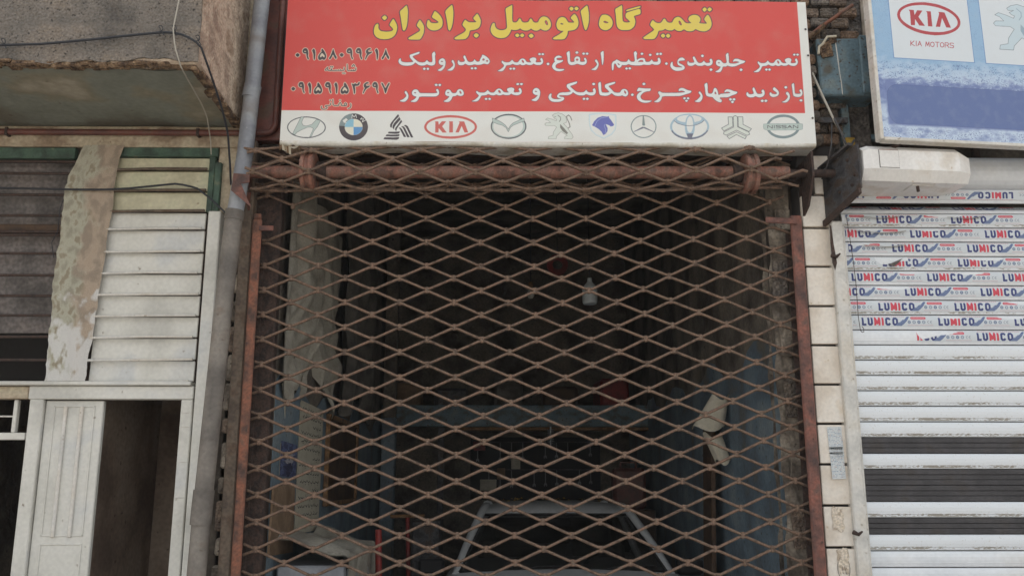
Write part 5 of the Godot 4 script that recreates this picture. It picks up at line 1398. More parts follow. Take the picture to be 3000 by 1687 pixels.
func make_shutter() -> void:
	var t := thing("roller_shutter", "white roller shutter with slats still wearing torn printed film, lowered over the shop", "shutter")
	var x0 := 1.802
	var x1 := 3.6
	var sl := slat_mesh(x0, x1)
	var film := printed(sticker_image(), 0.35)
	film.texture_repeat = true
	var starts := [1.982, 2.154, 2.052, 1.994, 1.825, 2.097, 1.952, 1.859, 2.051]
	for i in 38:
		var top := 2.985 - 0.078 * i
		var dark := i in [15, 17, 18, 20]
		if dark:
			# open ventilated slat: flat and set back
			var st := stool()
			b2(st, Vector3(x0, top - 0.0765, -0.014), Vector3(x1, top - 0.052, -0.008), 0.002)
			b2(st, Vector3(x0, top - 0.051, -0.017), Vector3(x1, top - 0.027, -0.010), 0.002)
			b2(st, Vector3(x0, top - 0.026, -0.014), Vector3(x1, top - 0.001, -0.008), 0.002)
			obj(t, "open_slat", st, mats.slatdark)
			continue
		var o := obj(t, "slat", sl, dirty_slat(i))
		o.position = Vector3(0, top - 0.0765, -0.012)
		if i < 9:
			# film over the slat face, following its profile; torn upper edges
			var st := stool()
			var xa := x0 + 0.004 + rng.randf_range(0.0, 0.02)
			if i == 8:
				xa = 2.14
			var n := 60
			var prev_cut := 0.0
			for j in n:
				var ua := xa + (x1 - xa) * j / n
				var ub := xa + (x1 - xa) * (j + 1) / n
				var cut: float = max(0.0, 0.009 * sin(ua * 6.0 + i * 1.7) + 0.007 * sin(ua * 17.0 + i) - 0.006) * (1.0 if ua < 2.75 else 0.3)
				if i == 8:
					cut = max(0.0, 0.05 * (2.32 - ua) / 0.2)
				if i == 3 and ua > 1.93 and ua < 2.10:
					cut = 0.042 - 0.025 * abs(ua - 1.97) / 0.13
				var seg := [[0.0132, 0.0145], [0.0137, 0.032], [0.0137, 0.048], [0.0103, 0.0695]]
				for s in 3:
					var ya: float = min(seg[s][1], 0.0695 - prev_cut)
					var yb: float = min(seg[s + 1][1], 0.0695 - prev_cut)
					var ya2: float = min(seg[s][1], 0.0695 - cut)
					var yb2: float = min(seg[s + 1][1], 0.0695 - cut)
					if yb - ya < 0.0003 and yb2 - ya2 < 0.0003:
						continue
					var za := 0.0137 if s > 0 else 0.0105
					var zb := 0.0137 if s < 2 else 0.0075
					var pts := [Vector3(ua, yb, zb), Vector3(ub, yb2, zb), Vector3(ub, ya2, za), Vector3(ua, ya, za)]
					var nrm := Vector3(0, (za - zb) * 1.0, 0.02).normalized()
					var uvs := []
					for p in pts:
						uvs.append(Vector2((p.x - starts[i]) / 0.396, 1.0 - (p.y - 0.013) / 0.058))
					for q in [0, 1, 2, 0, 2, 3]:
						st.set_normal(nrm)
						st.set_uv(uvs[q])
						st.add_vertex(pts[q])
				prev_cut = cut
			obj(o, "printed_film", st, film)
	# curled film strips hanging off the slats
	for q in [[1.90, 2.965, 0.20], [1.87, 2.885, 0.26], [1.90, 2.81, 0.22], [2.36, 2.965, 0.18]]:
		var st := stool()
		sheet(st, 16, 3, func(u: float, v: float) -> Vector3:
			return Vector3(q[0] + u * q[2], q[1] - 0.010 * sin(u * PI) - v * 0.006, 0.008 + 0.010 * v + 0.004 * sin(u * 7.0)), Vector3(0, 0, -0.0006))
		obj(t, "loose_film", st, mats.wire)
	# flap of torn film
	var fs := stool()
	prism(fs, pv([2.02, 2.70, 2.10, 2.735, 2.07, 2.705, 2.05, 2.69]), Vector3(0, 0, 0.012), Vector3.RIGHT, Vector3.UP, Vector3(0, 0, 0.001))
	obj(t, "loose_film", fs, mats.board)
	# turning slats at the coil
	var tilt := [[3.012, 0.012, -0.75], [3.068, -0.012, 0.05]]
	for i in 2:
		var o := obj(t, "slat", slat_mesh(x0, x1), mats.slat)
		o.position = Vector3(0, [2.987, 3.034][i], [-0.014, 0.012][i])
		o.rotation.x = [-0.95, 0.12][i]
		var st := stool()
		var dx := 0.0
		while x0 + dx < x1 - 0.01:
			var w: float = min(0.396, x1 - 0.004 - x0 - dx)
			var u0 := 0.45 if i == 0 else 0.3
			if i == 0:
				uvquad(st, [Vector3(x0 + dx, 0.062, 0.0142), Vector3(x0 + dx + w, 0.062, 0.0142), Vector3(x0 + dx + w, 0.018, 0.0142), Vector3(x0 + dx, 0.018, 0.0142)], Rect2(u0, 0.1, w / 0.396, 0.8))
			else:
				uvquad(st, [Vector3(x0 + dx, 0.062, 0.0142), Vector3(x0 + dx + w, 0.062, 0.0142), Vector3(x0 + dx + w, 0.018, 0.0142), Vector3(x0 + dx, 0.018, 0.0142)], Rect2(u0 + w / 0.396, 0.95, -w / 0.396, -0.9))
			dx += w
		obj(o, "printed_film", st, film)
	var cs := stool()
	var prof := []
	for a in 15:
		var an := -1.2 + a * 0.24
		prof.append(Vector2(3.215 + 0.105 * sin(an), -0.09 + 0.105 * cos(an)))
	for i in prof.size() - 1:
		var a: Vector2 = prof[i]
		var b: Vector2 = prof[i + 1]
		quad(cs, Vector3(x0, b.x, b.y), Vector3(x1, b.x, b.y), Vector3(x1, a.x, a.y), Vector3(x0, a.x, a.y))
	obj(t, "coil", cs, mats.slat)
	tube_part(t, "coil_tube", [Vector3(x0, 3.215, -0.09), Vector3(x1, 3.215, -0.09)], 0.09, mats.slatdark, 16)

var slat_mats := []
func dirty_slat(i: int) -> Material:
	# dust lies along the lower lip of some slats
	if slat_mats.is_empty():
		for v in 3:
			var im := Image.create(512, 64, false, Image.FORMAT_RGBA8)
			var n := noise(101 + v, 0.09, 4)
			var n2 := noise(111 + v, 0.012, 3)
			for y in 64:
				for x in 512:
					var c := c8(226, 230, 233)
					var lip: float = clamp((y - 46.0) / 6.0, 0.0, 1.0) * clamp((62.0 - y) / 4.0, 0.0, 1.0)
					var a: float = n.get_noise_2d(x, y * 2.0) + n2.get_noise_2d(x, y) * 0.8 + 0.1 * v
					if a > 0.05:
						c = c.lerp(c8(150, 142, 130), lip * clamp((a - 0.05) * 3.0, 0.0, 0.85))
					if n.get_noise_2d(x * 2.0 + 300, y * 0.7) > 0.5:
						c = c.lerp(c8(180, 172, 160), 0.35)
					im.set_pixel(x, y, c)
			var m := printed(im, 0.35)
			m.uv1_scale = Vector3(0.9, -13.0, 1)
			m.uv1_offset = Vector3(0.3 * v, 1.0, 0)
			slat_mats.append(m)
	if i < 9 or i > 20:
		return mats.slat if i % 3 else slat_mats[0]
	return slat_mats[i % 3]

# ---------------------------------------------------------------- motor housing and its plate
func make_motor_box() -> void:
	var t := thing("shutter_motor_housing", "white steel motor housing with angled corners under the blue sign", "motor housing", Vector3(1.80, 3.02, 0.02))
	t.rotation.y = deg_to_rad(5.0)
	var st := stool()
	# bevelled profile along x, ends drawn in
	var prof := [Vector2(0.0, 0.235), Vector2(0.245, 0.235), Vector2(0.282, 0.205), Vector2(0.282, 0.105), Vector2(0.245, 0.052), Vector2(0.0, 0.045)]
	var secs := [[0.0, 0.93], [0.03, 1.0], [0.50, 1.0], [0.585, 0.82]]
	for i in secs.size() - 1:
		for j in prof.size() - 1:
			var q := []
			for e in [[i, j], [i + 1, j], [i + 1, j + 1], [i, j + 1]]:
				var s: Array = secs[e[0]]
				var p: Vector2 = prof[e[1]]
				q.append(Vector3(s[0], 0.14 + (p.y - 0.14) * s[1], p.x * s[1]))
			quad(st, q[0], q[1], q[2], q[3])
	for i in [0, secs.size() - 1]:
		var s: Array = secs[i]
		for j in prof.size() - 1:
			var a := Vector3(s[0], 0.14 + (prof[j].y - 0.14) * s[1], prof[j].x * s[1])
			var b := Vector3(s[0], 0.14 + (prof[j + 1].y - 0.14) * s[1], prof[j + 1].x * s[1])
			if i == 0:
				tri(st, Vector3(s[0], 0.14, 0.0), a, b)
			else:
				tri(st, Vector3(s[0], 0.14, 0.0), b, a)
	obj(t, "case", st, mats.enamel)
	box_part(t, "hatch_seam", Vector3(0.072, 0.110, 0.2815), Vector3(0.177, 0.2045, 0.2828), mats.steel, 0.0004)
	box_part(t, "access_hatch", Vector3(0.075, 0.112, 0.2825), Vector3(0.175, 0.203, 0.2855), mats.enamel, 0.002)
	box_part(t, "hatch_rust", Vector3(0.075, 0.2032, 0.2829), Vector3(0.175, 0.2062, 0.2845), mats.orange, 0.0005)
	st = stool()
	bx(st, Vector3(0.33, 0.0475, 0.17), Vector3(0.11, 0.004, 0.09), 0.001, Basis(Vector3.RIGHT, -0.03))
	obj(t, "release_cover", st, mats.enamel)
	tube_part(t, "release_knob", [Vector3(0.31, 0.048, 0.20), Vector3(0.309, 0.018, 0.205)], 0.008, mats.darkrust, 8)
	var p := thing("steel_mounting_plate", "dark drilled steel plate carrying the white motor housing", "bracket")
	st = stool()
	var ex := Vector3(0.095, 0, 0.25).normalized()
	var nx := Vector3(-0.25, 0, 0.095).normalized()
	prism(st, pv([0.0, 2.93, 0.267, 3.03, 0.267, 3.262, 0.235, 3.262, 0.0, 3.205]), Vector3(1.705, 0, 0.03), ex, Vector3.UP, -nx * 0.008)
	obj(p, "plate", st, mats.steel)
	st = stool()
	prism(st, pv([-0.004, 2.898, 0.268, 3.0, 0.268, 3.028, -0.004, 2.928]), Vector3(1.705, 0, 0.03), ex, Vector3.UP, nx * 0.018)
	obj(p, "bottom_flange", st, mats.darkrust)
	st = stool()
	prism(st, pv([0.0, 3.206, 0.235, 3.263, 0.235, 3.275, 0.0, 3.218]), Vector3(1.705, 0, 0.03), ex, Vector3.UP, nx * 0.03)
	obj(p, "top_flange", st, mats.steel)
	for q in [[0.07, 3.15], [0.19, 3.20], [0.23, 3.11], [0.12, 3.05], [0.21, 3.06]]:
		st = stool()
		lathe(st, [Vector2(0.010, 0.0), Vector2(0.008, 0.007), Vector2(0.0, 0.008)], Vector3(1.705, 0, 0.03) + ex * q[0] + Vector3.UP * q[1], 8, nx)
		obj(p, "bolt", st, mats.darkrust)
	tube_part(p, "axle_stub", [Vector3(1.50, 3.16, 0.105), Vector3(1.75, 3.165, 0.105)], 0.022, mats.darkrust, 12)

# ---------------------------------------------------------------- pipes
func make_pipes() -> void:
	var t := thing("drain_pipe", "grey plastic downpipe joined to a stained iron pipe beside the balcony", "drain pipe")
	tube_part(t, "plastic_pipe", [Vector3(-1.235, 5.2, 0.14), Vector3(-1.276, 4.112, 0.14), Vector3(-1.298, 3.565, 0.14), Vector3(-1.311, 3.25, 0.14), Vector3(-1.336, 2.98, 0.14), Vector3(-1.344, 2.915, 0.14)], 0.041, mats.pvc, 20)
	tube_part(t, "pipe_socket", [Vector3(-1.312, 3.62, 0.14), Vector3(-1.322, 3.55, 0.14)], 0.0445, mats.pvc, 20).position.x = 0.018
	tube_part(t, "iron_pipe", [Vector3(-1.346, 2.925, 0.138), Vector3(-1.365, 2.527, 0.138), Vector3(-1.401, 1.51, 0.138), Vector3(-1.43, 0.0, 0.138)], 0.0435, mats.ironpipe, 20)
	tube_part(t, "repair_sleeve", [Vector3(-1.4, 1.56, 0.138), Vector3(-1.406, 1.40, 0.138)], 0.0485, mats.ironpipe, 20)
	tube_part(t, "pipe_socket", [Vector3(-1.344, 2.94, 0.138), Vector3(-1.348, 2.89, 0.138)], 0.047, mats.ironpipe, 20)
	for y in [3.1, 2.0]:
		box_part(t, "pipe_clamp", Vector3(-1.39 + (y - 2.0) * 0.04, y - 0.012, 0.022), Vector3(-1.37 + (y - 2.0) * 0.04, y + 0.012, 0.11), mats.darkrust, 0.002)
	var g := thing("gas_pipe", "thin rust brown pipe running under the balcony and bending upward", "pipe")
	var pts := [Vector3(-5.0, 3.395, 0.045), Vector3(-1.30, 3.395, 0.045)]
	for a in 7:
		pts.append(Vector3(-1.245 + 0.055 * sin(a * PI / 12), 3.45 - 0.055 * cos(a * PI / 12), 0.045))
	pts.append(Vector3(-1.192, 4.6, 0.045))
	tube_part(g, "pipe_run", pts, 0.0165, mats.gaspipe, 12)
	for x in [-2.6, -1.6]:
		box_part(g, "pipe_clip", Vector3(x, 3.374, 0.021), Vector3(x + 0.015, 3.416, 0.064), mats.darkrust, 0.002)

# ---------------------------------------------------------------- wires
func curve(p: Array, n := 6) -> Array:
	var c := Curve3D.new()
	for i in p.size():
		var tn: Vector3 = (p[min(i + 1, p.size() - 1)] - p[max(i - 1, 0)]) * 0.18
		c.add_point(p[i], -tn, tn)
	var out := []
	var l := c.get_baked_length()
	var m: int = (p.size() - 1) * n
	for i in m + 1:
		out.append(c.sample_baked(l * i / m))
	return out

func make_wires() -> void:
	var t := thing("black_cable", "black tied cable along the concrete balcony edge and down beside the downpipe", "cable")
	tube_part(t, "cable_run", curve([Vector3(-3.2, 3.50, 0.765), Vector3(-2.25, 3.519, 0.765), Vector3(-1.985, 3.535, 0.765), Vector3(-1.721, 3.566, 0.765), Vector3(-1.544, 3.587, 0.765), Vector3(-1.491, 3.587, 0.766), Vector3(-1.427, 3.572, 0.767), Vector3(-1.36, 3.53, 0.762), Vector3(-1.345, 3.47, 0.70), Vector3(-1.34, 3.37, 0.5), Vector3(-1.365, 3.30, 0.27), Vector3(-1.38, 3.19, 0.16), Vector3(-1.395, 3.10, 0.07)]), 0.0055, mats.cable, 6)
	for q in [[-1.54, 3.592], [-1.48, 3.594], [-1.37, 3.545], [-2.24, 3.523]]:
		var st := stool()
		var lp := []
		for a in 8:
			lp.append(Vector3(q[0] + 0.011 * sin(a * 0.62 - 0.4), q[1] + 0.008 - (0.016 if a > 3 else 0.010) * cos(a * 0.62 - 0.4), 0.771 + 0.006 * a / 7.0))
		lp.append(Vector3(q[0] + 0.02, q[1] - 0.025, 0.775))
		tube(st, lp, 0.0022, 5)
		obj(t, "tie_wire", st, mats.cable)
	var w := thing("white_wire", "thin white wire hanging over the concrete balcony edge", "wire")
	tube_part(w, "strand", curve([Vector3(-1.455, 4.3, 0.775), Vector3(-1.467, 3.746, 0.775), Vector3(-1.482, 3.597, 0.777), Vector3(-1.467, 3.509, 0.775), Vector3(-1.446, 3.43, 0.74), Vector3(-1.47, 3.425, 0.45), Vector3(-1.50, 3.42, 0.2), Vector3(-1.528, 3.36, 0.04), Vector3(-1.522, 3.28, 0.03)]), 0.0032, mats.wire, 6)
	var b := thing("drooping_black_cable", "black cable drooping across the barred cream panels", "cable")
	tube_part(b, "strand", curve([Vector3(-3.2, 3.10, 0.035), Vector3(-2.4, 3.082, 0.045), Vector3(-2.05, 3.078, 0.048), Vector3(-1.85, 3.095, 0.045), Vector3(-1.68, 3.112, 0.05), Vector3(-1.58, 3.09, 0.05), Vector3(-1.50, 3.03, 0.05), Vector3(-1.42, 2.955, 0.055), Vector3(-1.37, 2.9, 0.06)]), 0.0055, mats.cable, 6)
	var h := thing("hanging_window_wire", "bent thin wire dangling in front of the barred window", "wire")
	tube_part(h, "strand", curve([Vector3(-2.27, 3.05, 0.02), Vector3(-2.285, 2.98, 0.022), Vector3(-2.285, 2.86, 0.02), Vector3(-2.31, 2.80, 0.02), Vector3(-2.29, 2.72, 0.02)]), 0.002, mats.cable, 5)
	var r := thing("tangled_cables", "frayed grey and tan cables hanging between the two signs", "cable")
	for p in [[Vector3(1.66, 3.72, 0.12), Vector3(1.669, 3.63, 0.16), Vector3(1.70, 3.513, 0.18), Vector3(1.735, 3.42, 0.18), Vector3(1.757, 3.35, 0.2), Vector3(1.785, 3.29, 0.17)], [Vector3(1.69, 3.62, 0.1), Vector3(1.715, 3.50, 0.16), Vector3(1.745, 3.38, 0.2), Vector3(1.775, 3.29, 0.2), Vector3(1.82, 3.30, 0.15), Vector3(1.86, 3.35, 0.1)], [Vector3(1.73, 3.42, 0.15), Vector3(1.715, 3.30, 0.16), Vector3(1.70, 3.20, 0.12), Vector3(1.69, 3.15, 0.06)], [Vector3(1.745, 3.40, 0.17), Vector3(1.79, 3.45, 0.14), Vector3(1.83, 3.47, 0.07)]]:
		tube_part(r, "strand", curve(p), 0.006 if p.size() > 4 else 0.0045, mats.wire if p.size() == 6 and p[0].x < 1.67 else mats.steel, 6)
	var rd := thing("rusty_rod", "rusty reinforcing rod poking out of the bricks between the signs", "rod")
	tube_part(rd, "rod", [Vector3(1.66, 3.965, -0.03), Vector3(1.75, 4.03, 0.03), Vector3(1.934, 4.154, 0.06)], 0.011, mats.orange, 8)
	tube_part(rd, "sleeve", [Vector3(1.70, 3.985, 0.0), Vector3(1.78, 4.045, 0.035)], 0.016, mats.brokenedge, 8)
	var sw := thing("shutter_wire", "thin rusty wire with hooked end hanging down the shutter edge", "wire")
	tube_part(sw, "strand", curve([Vector3(1.815, 2.95, 0.03), Vector3(1.83, 2.80, 0.022), Vector3(1.84, 2.60, 0.02), Vector3(1.838, 2.42, 0.02), Vector3(1.843, 2.345, 0.022), Vector3(1.858, 2.338, 0.024), Vector3(1.860, 2.365, 0.024), Vector3(1.852, 2.372, 0.024)]), 0.0018, mats.darkrust, 5)

# ---------------------------------------------------------------- car
func make_car() -> void:
	var t := thing("parked_car", "white saloon car parked nose out inside the dim workshop", "car", Vector3(0.43, 0.0, -2.6))
	# lower body: half sections from sill over the side to the top deck
	var zs := [-2.3, -2.25, -1.95, -1.4, 0.0, 0.86, 0.95, 1.5, 1.95, 2.08]
	var tops := [0.70, 0.94, 0.99, 0.99, 0.98, 1.0, 1.015, 0.94, 0.82, 0.60]
	var wid := [0.70, 0.74, 0.78, 0.81, 0.82, 0.82, 0.81, 0.79, 0.74, 0.66]
	var st := stool()
	var top_at := func(z: float, arr: Array) -> float:
		var i := 0
		while i < zs.size() - 2 and zs[i + 1] < z:
			i += 1
		var f: float = clamp((z - zs[i]) / (zs[i + 1] - zs[i]), 0.0, 1.0)
		return lerp(float(arr[i]), float(arr[i + 1]), f)
	var body := func(u: float, v: float) -> Vector3:
		var z: float = lerp(-2.3, 2.08, v)
		var ty: float = top_at.call(z, tops)
		var w: float = top_at.call(z, wid)
		var s := u * 2.0 - 1.0
		var a: float = abs(s)
		var x := 0.0
		var y := 0.0
		if a < 0.6:
			x = a / 0.6 * (w - 0.10)
			y = ty + 0.025 * (1.0 - pow(a / 0.6, 2.0))
		elif a < 0.75:
			var f := (a - 0.6) / 0.15
			x = w - 0.10 + 0.09 * sin(f * PI / 2)
			y = ty - 0.07 * (1.0 - cos(f * PI / 2))
		else:
			var f := (a - 0.75) / 0.25
			x = w - 0.01 + 0.02 * sin(f * PI) - 0.05 * f * f
			y = lerp(ty - 0.07, 0.2, f)
		return Vector3(x * sign(s), y, z)
	sheet(st, 40, 44, body, Vector3(0, -0.004, 0))
	obj(t, "body", st, mats.carpaint)
	# roof
	st = stool()
	sheet(st, 20, 20, func(u: float, v: float) -> Vector3:
		var s := u * 2.0 - 1.0
		var z: float = lerp(0.11, -1.36, v * v * 0.6 + v * 0.4)
		var rise: float = 0.095 * (1.0 - exp(-(0.11 - z) * 7.0))
		return Vector3(s * (0.56 - 0.02 * v), 1.362 + rise * (1.0 - pow(abs(s), 4.0) * 0.5) - 0.03 * v * v, z - 0.05 * s * s * (1.0 - v)), Vector3(0, -0.03, 0))
	obj(t, "roof", st, mats.carpaint)
	for s in [-1.0, 1.0]:
		tube_part(t, "pillar", curve([Vector3(0.715 * s, 0.99, 0.92), Vector3(0.665 * s, 1.14, 0.60), Vector3(0.605 * s, 1.28, 0.29), Vector3(0.555 * s, 1.385, 0.03), Vector3(0.535 * s, 1.408, -0.2)]), 0.030, mats.carpaint, 8)
		tube_part(t, "pillar", [Vector3(0.72 * s, 0.96, -0.45), Vector3(0.545 * s, 1.40, -0.5)], 0.028, mats.carpaint, 8)
		tube_part(t, "pillar", [Vector3(0.70 * s, 0.98, -1.85), Vector3(0.53 * s, 1.39, -1.34)], 0.05, mats.carpaint, 8)
		tube_part(t, "roof_rail", [Vector3(0.555 * s, 1.385, 0.03), Vector3(0.545 * s, 1.40, -0.6), Vector3(0.53 * s, 1.385, -1.34)], 0.022, mats.carpaint, 8)
		for w in [[0.84, -0.40], [-0.50, -1.75]]:
			st = stool()
			quad(st, Vector3(0.545 * s, 1.375, min(w[0] - 0.82, w[0])), Vector3(0.545 * s, 1.375, max(w[1], -1.32)), Vector3(0.725 * s, 0.97, w[1]), Vector3(0.725 * s, 0.97, w[0]))
			obj(t, "side_window", st, mats.glass)
	# windscreen with dark seal
	st = stool()
	sheet(st, 14, 10, func(u: float, v: float) -> Vector3:
		var s := u * 2.0 - 1.0
		return Vector3(s * lerp(0.545, 0.69, v), lerp(1.356, 1.012, v), lerp(0.07, 0.90, v) + 0.05 * (1.0 - s * s)), Vector3(0, -0.003, -0.002))
	obj(t, "windscreen", st, mats.glass)
	st = stool()
	tube(st, curve([Vector3(-0.56, 1.352, 0.07), Vector3(0, 1.356, 0.12), Vector3(0.56, 1.352, 0.07)]), 0.010, 6)
	tube(st, curve([Vector3(-0.70, 1.008, 0.91), Vector3(0, 1.012, 0.962), Vector3(0.70, 1.008, 0.91)]), 0.014, 6)
	for s in [-1.0, 1.0]:
		tube(st, [Vector3(0.545 * s, 1.372, 0.045), Vector3(0.69 * s, 1.012, 0.905)], 0.012, 6)
	obj(t, "windscreen_seal", st, mats.rubber)
	for x in [-0.35, 0.2]:
		st = stool()
		tube(st, [Vector3(x, 1.02, 0.975), Vector3(x + 0.16, 1.045, 0.90), Vector3(x + 0.42, 1.05, 0.885)], 0.007, 6)
		obj(t, "wiper", st, mats.black)
	st = stool()
	quad(st, Vector3(-0.52, 1.36, -1.38), Vector3(0.52, 1.36, -1.38), Vector3(0.66, 1.0, -1.88), Vector3(-0.66, 1.0, -1.88))
	obj(t, "rear_window", st, mats.glass)
	# cabin
	box_part(t, "dashboard", Vector3(-0.68, 0.78, 0.45), Vector3(0.68, 0.985, 0.86), mats.black, 0.05)
	for x in [-0.36, 0.36]:
		var seat := box_part(t, "seat", Vector3(x - 0.25, 0.35, -0.45), Vector3(x + 0.25, 0.58, 0.15), mats.tarp, 0.05)
		box_part(seat, "backrest", Vector3(x - 0.24, 0.55, -0.58), Vector3(x + 0.24, 1.12, -0.44), mats.tarp, 0.05)
		box_part(seat, "headrest", Vector3(x - 0.13, 1.12, -0.56), Vector3(x + 0.13, 1.27, -0.47), mats.tarp, 0.04)
	st = stool()
	var wheel := []
	for a in 25:
		wheel.append(Vector3(0.36 + 0.19 * cos(TAU * a / 24), 0.92 + 0.17 * sin(TAU * a / 24), 0.36 - 0.08 * sin(TAU * a / 24)))
	tube(st, wheel, 0.014, 6)
	obj(t, "steering_wheel", st, mats.rubber)
	box_part(t, "rear_bench", Vector3(-0.6, 0.4, -1.5), Vector3(0.6, 1.0, -1.35), mats.tarp, 0.05)
	box_part(t, "rear_view_mirror", Vector3(-0.11, 1.27, 0.16), Vector3(0.11, 1.33, 0.18), mats.black, 0.01)
	box_part(t, "parking_paper", Vector3(0.42, 0.99, 0.72), Vector3(0.62, 0.994, 0.84), mats.paper, 0.001)
	# front end and wheels
	for s in [-1.0, 1.0]:
		box_part(t, "headlight", Vector3(0.34 * s, 0.60, 2.0), Vector3(0.66 * s, 0.74, 2.07), mats.lamp, 0.02)
		st = stool()
		bx(st, Vector3(0.90 * s, 1.02, 0.62), Vector3(0.18, 0.11, 0.06), 0.02)
		obj(t, "door_mirror", st, mats.black)
		for z in [1.3, -1.35]:
			st = stool()
			lathe(st, [Vector2(0.17, -0.085), Vector2(0.27, -0.085), Vector2(0.29, -0.05), Vector2(0.29, 0.05), Vector2(0.27, 0.085), Vector2(0.17, 0.085)], Vector3(0.745 * s, 0.29, z), 24, Vector3.RIGHT)
			var ty := obj(t, "wheel", st, mats.rubber)
			st = stool()
			lathe(st, [Vector2(0.0, 0.06), Vector2(0.06, 0.065), Vector2(0.16, 0.05), Vector2(0.17, 0.085)], Vector3(0.745 * s, 0.29, z), 24, Vector3.RIGHT * s)
			obj(ty, "rim", st, mats.chrome)
	box_part(t, "radiator_grille", Vector3(-0.33, 0.60, 2.03), Vector3(0.33, 0.72, 2.065), mats.black, 0.01)
	box_part(t, "bumper", Vector3(-0.76, 0.36, 1.98), Vector3(0.76, 0.54, 2.16), mats.black, 0.04)
	box_part(t, "number_plate", Vector3(-0.26, 0.40, 2.161), Vector3(0.26, 0.51, 2.168), mats.enamel, 0.002)
	# dry leaves on the roof
	st = stool()
	for i in 40:
		var s := rng.randf_range(-0.9, 0.9)
		var c := Vector3(0.43 + s * 0.5, 1.455 - 0.04 * pow(abs(s), 4.0), -2.6 + rng.randf_range(-0.9, -0.35))
		var b := Basis(Vector3(rng.randf(), rng.randf(), rng.randf()).normalized(), rng.randf() * 6.0)
		tri(st, c + b * Vector3(-0.012, 0.006, 0), c + b * Vector3(0.012, 0.004, 0.004), c + b * Vector3(0, 0.012, 0.014))
	var lv := obj(self, "dry_leaves", st, mats.yellow)
	lv.set_meta("kind", "stuff")
	tag(lv, "scatter of small dry leaves on the white car roof", "leaves")

# ---------------------------------------------------------------- things inside the workshop
func one(called: String, label: String, category: String, st: SurfaceTool, m: Material, group := "") -> MeshInstance3D:
	var o := obj(self, called, st, m)
	tag(o, label, category, group)
	return o

func notice_image() -> Image:
	var r := RandomNumberGenerator.new()
	r.seed = 7
	var im := Image.create(220, 512, false, Image.FORMAT_RGBA8)
	im.fill(c8(188, 182, 164))
	for row in 15:
		var y := 26 + row * 32
		var x := 200
		var stop := 24 if row % 4 != 2 else 140
		while x > stop:
			var w := r.randi_range(10, 26)
			var p := PackedVector2Array([Vector2(x, y - 5), Vector2(x - w * 0.3, y + 3), Vector2(x - w * 0.6, y + r.randi_range(-2, 4)), Vector2(x - w, y + r.randi_range(-8, 5))])
			for q in Geometry2D.offset_polyline(p, 1.7, Geometry2D.JOIN_ROUND, Geometry2D.END_ROUND):
				fill_poly(im, q, c8(52, 52, 58))
			if r.randf() < 0.5:
				im.fill_rect(Rect2i(x - w / 2, y + 8 if r.randf() < 0.5 else y - 11, 4, 4), c8(52, 52, 58))
			x -= w + r.randi_range(4, 9)
	weather(im, 121, 0.3, c8(146, 136, 116), 0.02)
	return im

func portrait_image() -> Image:
	var im := Image.create(128, 200, false, Image.FORMAT_RGBA8)
	var n := noise(131, 0.03, 4)
	for y in 200:
		for x in 128:
			var a := n.get_noise_2d(x, y)
			var c := c8(92, 104, 138) if a > 0.0 else c8(66, 70, 104)
			if Vector2(x - 70, (y - 96) * 0.8).length() < 34 + a * 30:
				c = c8(160, 158, 164)
			if Vector2(x - 64, (y - 150) * 0.7).length() < 26 + a * 40:
				c = c8(46, 48, 74)
			im.set_pixel(x, y, c)
	return im

func wall_sheet(called: String, label: String, category: String, z0: float, z1: float, y0: float, y1: float, x: float, m: Material) -> void:
	# a paper or board hung flat on the left wall, facing right
	var t := thing(called, label, category)
	var st := stool()
	uvquad(st, [Vector3(x, y1, z0), Vector3(x, y1 - 0.01, z1), Vector3(x, y0, z1), Vector3(x, y0 + 0.008, z0)], Rect2(0, 0, 1, 1))
	obj(t, "printed_side", st, m)
	box_part(t, "sheet_back", Vector3(x - 0.004, y0 + 0.01, min(z0, z1) + 0.004), Vector3(x - 0.001, y1 - 0.012, max(z0, z1) - 0.004), mats.paper, 0.0005)

